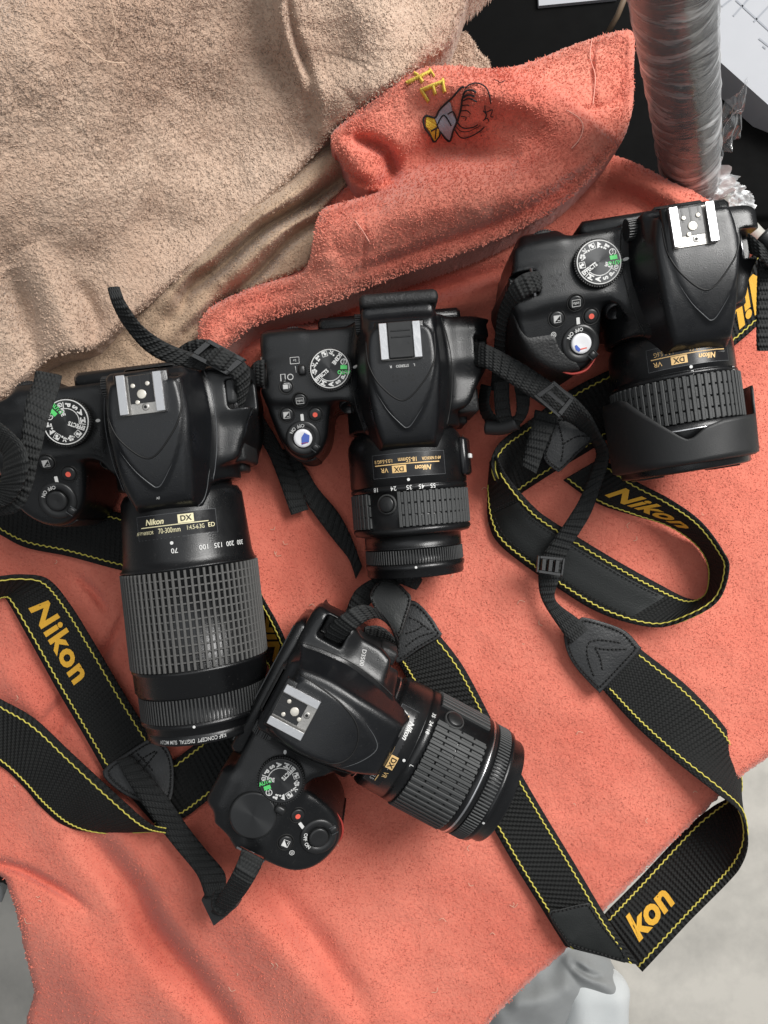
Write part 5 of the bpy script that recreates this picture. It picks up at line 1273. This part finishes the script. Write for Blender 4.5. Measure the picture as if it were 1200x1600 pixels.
def buckle(parent, quad, z, th=.003, rim=.2, name='buckle', bars=(.5,), absz=True, label=None):
    f = W if absz else WB
    q = np.array([f(p[0], p[1], (z[i] if isinstance(z, (list, tuple)) else z)) for i, p in enumerate(quad)])
    mb = MB()
    def P(u, v): return (q[0]*(1-u)+q[1]*u)*(1-v)+(q[3]*(1-u)+q[2]*u)*v
    def beam(u0, v0, u1, v1):
        a, b, c, d = P(u0, v0), P(u1, v0), P(u1, v1), P(u0, v1); nn = np.cross(b-a, d-a); nn /= np.linalg.norm(nn)
        if nn[2] < 0: nn = -nn
        m = (a+b+c+d)/4; k = .93; top = [m+(p-m)*k+nn*th/2 for p in (a, b, c, d)]; lo = [p-nn*th/2 for p in (a, b, c, d)]; md = [p+nn*th*.3 for p in (a, b, c, d)]
        V = top+md+lo; F = [(0, 1, 2, 3)]
        for r in (0, 4):
            for i in range(4): j = (i+1) % 4; F.append((r+i, r+4+i, r+4+j, r+j))
        mb.add(V, F)
    beam(0, 0, rim, 1); beam(1-rim, 0, 1, 1); beam(rim, 0, 1-rim, .14); beam(rim, .86, 1-rim, 1)
    for b in bars: beam(b-.07, .14, b+.07, .86)
    return mb.build(name, MATS['buckle'], parent, smooth=False)

def st(Ls, Rs, hL, hR=None):
    n = len(Ls); hL = hL if isinstance(hL, (list, tuple)) else [hL]*n
    hR = hL if hR is None else (hR if isinstance(hR, (list, tuple)) else [hR]*n)
    return [(l[0], l[1], a, r[0], r[1], b) for l, r, a, b in zip(Ls, Rs, hL, hR)]

def straps():
    G = 'camera neck straps'
    # ---- strap of the centre camera: the long loop at lower right
    A = empty('camera_strap'); prop(A, 'black and yellow strap looping over the seat edge at lower right', 'strap', G)
    r, o = band(A, st([(932, 1066), (944, 1080), (992, 1133), (1054, 1188), (1117, 1237), (1152, 1264), (1165, 1290), (1168, 1322), (1158, 1352), (1138, 1378), (1075, 1442), (1017, 1504), (1004, 1518)],
                      [(990, 1000), (1001, 1014), (1075, 1073), (1133, 1137), (1153, 1180), (1157, 1222), (1150, 1240), (1133, 1250), (1112, 1262), (1075, 1292), (1000, 1371), (952, 1420), (940, 1434)],
                      [.005, .005, .006, .010, .018, .022, .022, .020, .016, .010, .006, .004, .000], [.005, .005, .004, .000, -.008, -.016, -.020, -.022, -.022, -.020, -.012, -.006, -.008]), u0=.008)
    uk = r.len*.87
    r.text('kon', .0205, uk+.004, .52, -1, o, td=1, side=-1, shear=.22, bold=.035)
    r2, o2 = band(A, st([(883, 1478), (850, 1425), (800, 1345), (750, 1257), (700, 1172), (639, 1065), (622, 1036)], [(998, 1507), (950, 1437), (896, 1346), (845, 1262), (790, 1166), (728, 1048), (688, 994)],
                      [.004, .006, .005, .004, .004, .005, .006], [.010, .012, .007, .005, .004, .005, .006]))
    leather(A, [(857, 1428), (876, 1420), (916, 1411), (924, 1416), (942, 1444), (984, 1502), (940, 1494), (896, 1480), (884, 1472)], .0125, 'leather_smooth', .0016, name='leather_patch', inset=.90)
    leather(A, [(905, 967), (916, 965), (949, 974), (979, 987), (999, 1009), (1000, 1016), (970, 1049), (940, 1080), (934, 1080), (905, 1050), (888, 1024), (881, 998), (884, 988)], .0085, seams=[[(921, 1003), (917, 1016), (922, 1040), (930, 1060)], [(921, 1003), (940, 1000), (972, 1005)], [(930, 1012), (938, 1028), (942, 1050)], [(930, 1012), (950, 1015), (982, 1014)]], inset=.88)
    w1, wo = web(A, st([(740, 534), (748, 536), (767, 541), (821, 570), (863, 598), (895, 618), (922, 648), (938, 678), (951, 704), (949, 727), (940, 755), (923, 803), (897, 846), (882, 873), (875, 902), (868, 937), (905, 968), (918, 984)],
                       [(738, 570), (746, 572), (766, 579), (807, 606), (849, 634), (878, 653), (902, 668), (922, 688), (932, 708), (926, 730), (908, 775), (890, 806), (868, 838), (848, 868), (841, 902), (848, 940), (881, 991), (892, 1006)],
                       [.046, .052, .055, .052, .046, .042, .040, .038, .034, .030, .027, .024, .020, .018, .016, .013, .011, .011], [.046, .052, .055, .050, .044, .036, .026, .018, .016, .018, .022, .021, .018, .016, .014, .011, .011, .011]))
    buckle(A, [(834, 618), (866, 596), (897, 622), (874, 652)], [.056, .058, .054, .052], .0026, .10, bars=(.52,), absz=False, name='slider')
    buckle(A, [(840, 868), (882, 872), (878, 900), (838, 894)], .024, .004, .06, absz=False, bars=(.25, .5, .75), name='slider')
    web(A, st([(413, 562), (398, 566), (388, 585), (386, 620), (394, 664), (424, 720), (455, 805)], [(413, 604), (400, 604), (396, 612), (404, 640), (430, 682), (458, 735), (482, 796)], [.055, .052, .045, .03, .016, .010, .008]))
    web(A, st([(430, 705), (455, 745), (483, 792), (520, 842), (545, 874), (556, 905)], [(455, 700), (480, 735), (497, 763), (530, 803), (550, 842), (566, 885)], [.004, .005, .005, .005, .006, .008]))
    leather(A, [(622, 1036), (655, 1014), (689, 994), (686, 984), (676, 967), (660, 948), (644, 938), (630, 950), (622, 985), (618, 1020)], .0095, seams=[[(640, 965), (655, 972), (672, 985)], [(634, 1010), (655, 995), (678, 988)], [(634, 990), (650, 985), (664, 975)]], inset=.86)
    web(A, st([(520, 985), (540, 955), (548, 935), (560, 918), (590, 900), (615, 892)], [(545, 1005), (565, 975), (572, 955), (585, 935), (605, 918), (626, 905)], [.012, .015, .018, .02, .02, .018]))
    web(A, st([(596, 897), (620, 892), (648, 897), (660, 905)], [(600, 915), (622, 912), (640, 918), (650, 922)], [.022, .024, .022, .018]))
    # ---- strap of the front camera: lettered band at left, knotted end by the grip
    B = empty('camera_strap'); prop(B, 'black and yellow lettered strap band crossing the left side to a knotted webbing end', 'strap', G)
    r, o = band(B, st([(-60, 960), (-10, 940), (4, 934), (14, 942), (50, 1006), (90, 1078), (130, 1146), (164, 1206)], [(-60, 912), (-8, 902), (36, 898), (76, 906), (110, 945), (148, 1006), (196, 1087), (238, 1154)],
                      [.004, .003, .002, .003, .006, .007, .007, .007], [.030, .028, .024, .016, .009, .008, .008, .008]), u1=None)
    r.text('Nikon', .0190, r.len*.475, .50, 1, o, td=1, shear=.22, bold=.035, spacing=1.1)
    leather(B, [(160, 1205), (195, 1178), (238, 1152), (254, 1160), (266, 1176), (272, 1202), (270, 1240), (262, 1254), (235, 1256), (205, 1247), (178, 1230)], .011, seams=[[(200, 1200), (228, 1182), (246, 1172)], [(214, 1178), (228, 1192), (240, 1206)], [(245, 1175), (225, 1200), (214, 1212)]], inset=.87)
    web(B, st([(182, 1188), (196, 1215), (212, 1240), (243, 1285), (276, 1327), (306, 1364), (318, 1392), (322, 1410)], [(205, 1180), (232, 1210), (262, 1246), (292, 1290), (322, 1328), (350, 1362), (352, 1388), (345, 1404)], [.014, .015, .015, .012, .012, .014, .018, .018]))
    web(B, st([(378, 1326), (374, 1340), (364, 1362), (352, 1384), (340, 1404), (330, 1424)], [(412, 1344), (406, 1358), (394, 1380), (382, 1398), (366, 1416), (350, 1432)], [.066, .070, .064, .048, .034, .022]))
    buckle(B, [(318, 1400), (372, 1396), (374, 1412), (338, 1442)], [.016, .022, .02, .014], .006, .34, name='slider', absz=False)
    web(B, st([(336, 1392), (330, 1404), (332, 1420), (346, 1430), (362, 1420)], [(352, 1390), (346, 1402), (346, 1412), (352, 1418), (360, 1410)], [.032, .030, .028, .028, .030]))
    # hand loop on the left shoulder of the front camera
    web(B, st([(503, 1003), (509, 987), (520, 972), (534, 961), (552, 949), (569, 945), (587, 951), (601, 963), (613, 980), (623, 1000)], [(531, 1014), (537, 1000), (546, 989), (558, 980), (572, 970), (586, 966), (598, 970), (608, 979), (615, 992), (620, 1012)],
                [.060, .070, .078, .083, .085, .083, .076, .066, .054, .040], [.058, .068, .076, .080, .080, .074, .066, .056, .046, .034]))
    web(B, st([(622, 1004), (605, 985), (588, 978), (570, 980)], [(617, 1016), (600, 1004), (584, 996), (568, 994)], [.034, .04, .044, .046], [.026, .032, .036, .04]))
    leather(B, [(578, 930), (586, 914), (600, 904), (618, 908), (634, 922), (643, 936), (634, 968), (624, 996), (610, 980), (592, 960), (582, 945)], lambda p: .030, 'leather_smooth', .003, name='leather_end', inset=.9)
    # ---- strap of the telephoto camera
    C = empty('camera_strap'); prop(C, 'black and yellow strap running under the telephoto camera with a loose upright webbing tail', 'strap', G)
    band(C, st([(-60, 706), (0, 742), (50, 765), (110, 782), (190, 802), (260, 815)], [(-60, 800), (0, 835), (42, 856), (106, 869), (185, 890), (255, 905)], .004))
    r, o = band(C, st([(372, 905), (384, 945), (398, 990), (416, 1035), (440, 1075)], [(396, 905), (414, 940), (434, 975), (452, 1016), (466, 1055)], [.002, .002, .003, .003, .003], [.022, .028, .030, .028, .02]))
    r.text('Nik', .020, r.len*.62, .6, -1, o, td=-1, shear=.22, bold=.035)
    band(C, st([(200, 1240), (235, 1215), (285, 1178), (350, 1128), (440, 1065)], [(246, 1292), (285, 1279), (320, 1254), (395, 1192), (480, 1115)], [.004, .005, .006, .006, .006]))
    band(C, st([(-60, 1058), (0, 1092), (54, 1123), (112, 1177), (180, 1240), (232, 1286), (262, 1298)], [(-60, 1168), (0, 1196), (36, 1228), (66, 1262), (102, 1290), (150, 1300), (236, 1296)], [.006, .006, .007, .009, .014, .020, .022], [.003, .002, .001, .001, .0, .0, .0]))
    # loose tail, slider and lug end at the camera's left shoulder
    t = [(168, 450, .128), (171, 462, .130), (176, 476, .128), (190, 503, .118), (219, 540, .108), (248, 561, .102), (282, 572, .098), (318, 580, .096)]; u = [(187, 448, .128), (190, 458, .130), (197, 474, .128), (220, 507, .118), (250, 530, .108), (282, 545, .102), (306, 552, .098), (334, 556, .096)]
    web(C, [(*a, *b) for a, b in zip(t, u)], absz=True)
    bk = buckle(C, [(297, 556), (327, 530), (385, 562), (355, 586)], [.102, .102, .100, .100], .0035, .17, bars=())
    web(C, [(306, 560, .098, 332, 536, .098), (330, 571, .104, 352, 546, .104), (352, 582, .101, 374, 557, .101), (364, 592, .098, 386, 572, .098), (370, 608, .092, 391, 592, .092), (369, 628, .086, 386, 616, .086), (366, 650, .080, 377, 648, .080)], absz=True)
    web(C, [(276, 546, .090, 280, 566, .088), (292, 535, .094, 297, 556, .090), (312, 530, .096, 318, 552, .092), (330, 532, .096, 338, 556, .092)], absz=True)
    MB().box(W(352, 600, .088), (.012, .020, .006), bev=.0015).build('webbing_keeper', MATS['buckle'], C)
    # tall webbing loops at the grip side, close to the phone
    web(C, [(56, 579, .125, 97, 587, .125), (51, 600, .130, 91, 612, .130), (42, 622, .136, 80, 641, .136), (37, 650, .140, 72, 668, .140), (33, 685, .142, 66, 697, .142), (27, 715, .142, 59, 722, .142), (18, 748, .140, 50, 762, .140), (5, 768, .136, 34, 794, .136), (-12, 776, .13, 12, 804, .13), (-50, 778, .12, -30, 806, .12)], absz=True)
    web(C, [(-60, 640, .120, -60, 690, .112), (-15, 652, .140, -22, 700, .130), (14, 672, .150, 0, 705, .138), (36, 695, .156, 6, 716, .142), (43, 716, .157, 5, 731, .142), (41, 742, .154, 0, 752, .140), (28, 772, .148, -10, 764, .134), (8, 790, .140, -22, 772, .128), (-40, 800, .13, -60, 780, .12)], absz=True)
    # ---- strap of the hooded camera
    D = empty('camera_strap'); prop(D, 'black and yellow strap coiled in a loop in front of the hooded lens', 'strap', G)
    r, o = band(D, st([(1010, 560), (960, 575), (890, 610), (826, 658), (787, 686), (772, 706), (768, 726), (774, 746)], [(1010, 640), (985, 660), (940, 692), (868, 736), (818, 768), (804, 780), (798, 782), (796, 776)], [.006, .008, .010, .014, .018, .022, .022, .020], [.002, .002, .002, .001, .0, -.0, .002, .004]), u1=None)
    r, o = band(D, st([(776, 712), (792, 744), (832, 790), (866, 816), (957, 872), (1027, 911), (1078, 936), (1104, 930), (1109, 905), (1104, 876), (1083, 846), (1040, 820), (983, 803), (931, 785), (880, 750)],
                      [(766, 722), (762, 770), (764, 818), (786, 856), (866, 915), (940, 959), (1020, 980), (1076, 966), (1122, 938), (1139, 890), (1130, 862), (1096, 816), (1048, 781), (990, 750), (940, 715)],
                      [.024, .022, .016, .013, .011, .010, .006, .002, .000, .000, .001, .002, .003, .004, .004], [.002, .002, .002, .003, .004, .006, .012, .024, .030, .032, .030, .026, .022, .018, .014]), u0=.012)
    r.text('Nikon', .0180, r.len*.845, .50, -1, o, td=1, shear=.22, bold=.035, spacing=1.06)
    r_ = r
    # leather patch sewn along the band
    V = []; U = np.linspace(.030, .132, 46); m = 6
    for j in range(m+1):
        t = .17+.66*j/m; V.append(r.pos(U, np.full(len(U), t), .0016 if 0 < j < m else .0010))
    V = np.concatenate(V); n = len(U); I = np.arange(n-1); F = np.concatenate([np.stack([j*n+I, j*n+I+1, (j+1)*n+I+1, (j+1)*n+I], 1) for j in range(m)])
    pt = mk('leather_patch', V, F, MATS['leather_smooth'], D)
    for t in (.20, .80):
        mb = MB(); 
        for u in np.arange(.033, .129, .0026): mb.tube(r.pos(np.array([u, u+.0008, u+.0016]), np.full(3, t), np.array([.0016, .0021, .0016])), .0003, 4)
        mb.build('seam_thread', MATS['thread_black'], pt, kind='stuff')
    leather(D, [(872, 650), (914, 662), (932, 680), (904, 708), (877, 735), (868, 735), (849, 716), (856, 690)], .024, seams=[[(872, 660), (880, 694), (876, 726)], [(880, 694), (902, 682), (926, 682)]], inset=.88)
    web(D, st([(836, 640), (832, 660), (823, 692), (815, 726)], [(872, 650), (866, 668), (853, 698), (838, 740)], [.026, .027, .027, .026]))
    web(D, st([(842, 424), (826, 425), (808, 434), (792, 454), (778, 490), (773, 530), (770, 570), (766, 610)], [(854, 455), (840, 456), (822, 464), (808, 475), (794, 500), (790, 534), (790, 572), (790, 612)], [.060, .068, .070, .066, .052, .036, .024, .02]))
    web(D, st([(752, 600), (748, 630), (756, 655), (775, 668), (800, 664)], [(768, 604), (764, 628), (770, 645), (782, 654), (796, 652)], [.02, .016, .014, .014, .016], [.03, .028, .026, .026, .026]))
    web(D, st([(772, 596), (772, 625), (776, 655), (790, 672)], [(796, 592), (796, 622), (800, 650), (812, 664)], [.034, .032, .028, .022]))
    web(D, st([(800, 590), (806, 620), (806, 645), (796, 662)], [(822, 596), (828, 622), (824, 648), (812, 664)], [.030, .034, .032, .026]))
    MB().tube(catmull([WB(760, 668, .022), WB(785, 668, .024), WB(808, 660, .026)], 5), .0042, 10).build('slider', MATS['buckle'], D)
    r, o = band(D, st([(1060, 490), (1110, 462), (1150, 428), (1190, 380), (1225, 330)], [(1090, 580), (1140, 546), (1181, 511), (1222, 470), (1260, 420)], [.004, .004, .004, .004, .004]))
    r.text('Nik', .027, r.len*.56, .50, -1, o, td=1, shear=.22, bold=.035)
    web(D, st([(1168, 364), (1180, 372), (1194, 384), (1210, 398), (1225, 420)], [(1172, 396), (1184, 402), (1194, 410), (1206, 425), (1215, 445)], [.068, .074, .074, .066, .05]))
    web(D, st([(1184, 404), (1183, 440), (1182, 480), (1182, 530), (1183, 548)], [(1204, 404), (1203, 440), (1203, 480), (1203, 530), (1203, 548)], [.062, .058, .055, .052, .05]))
    MB().tube(catmull([W(1192, 366, .10), W(1205, 376, .10), W(1225, 380, .10)], 4), .004, 8).build('slider', MATS['buckle'], D)

background()
towels()
build_cameras()
straps()
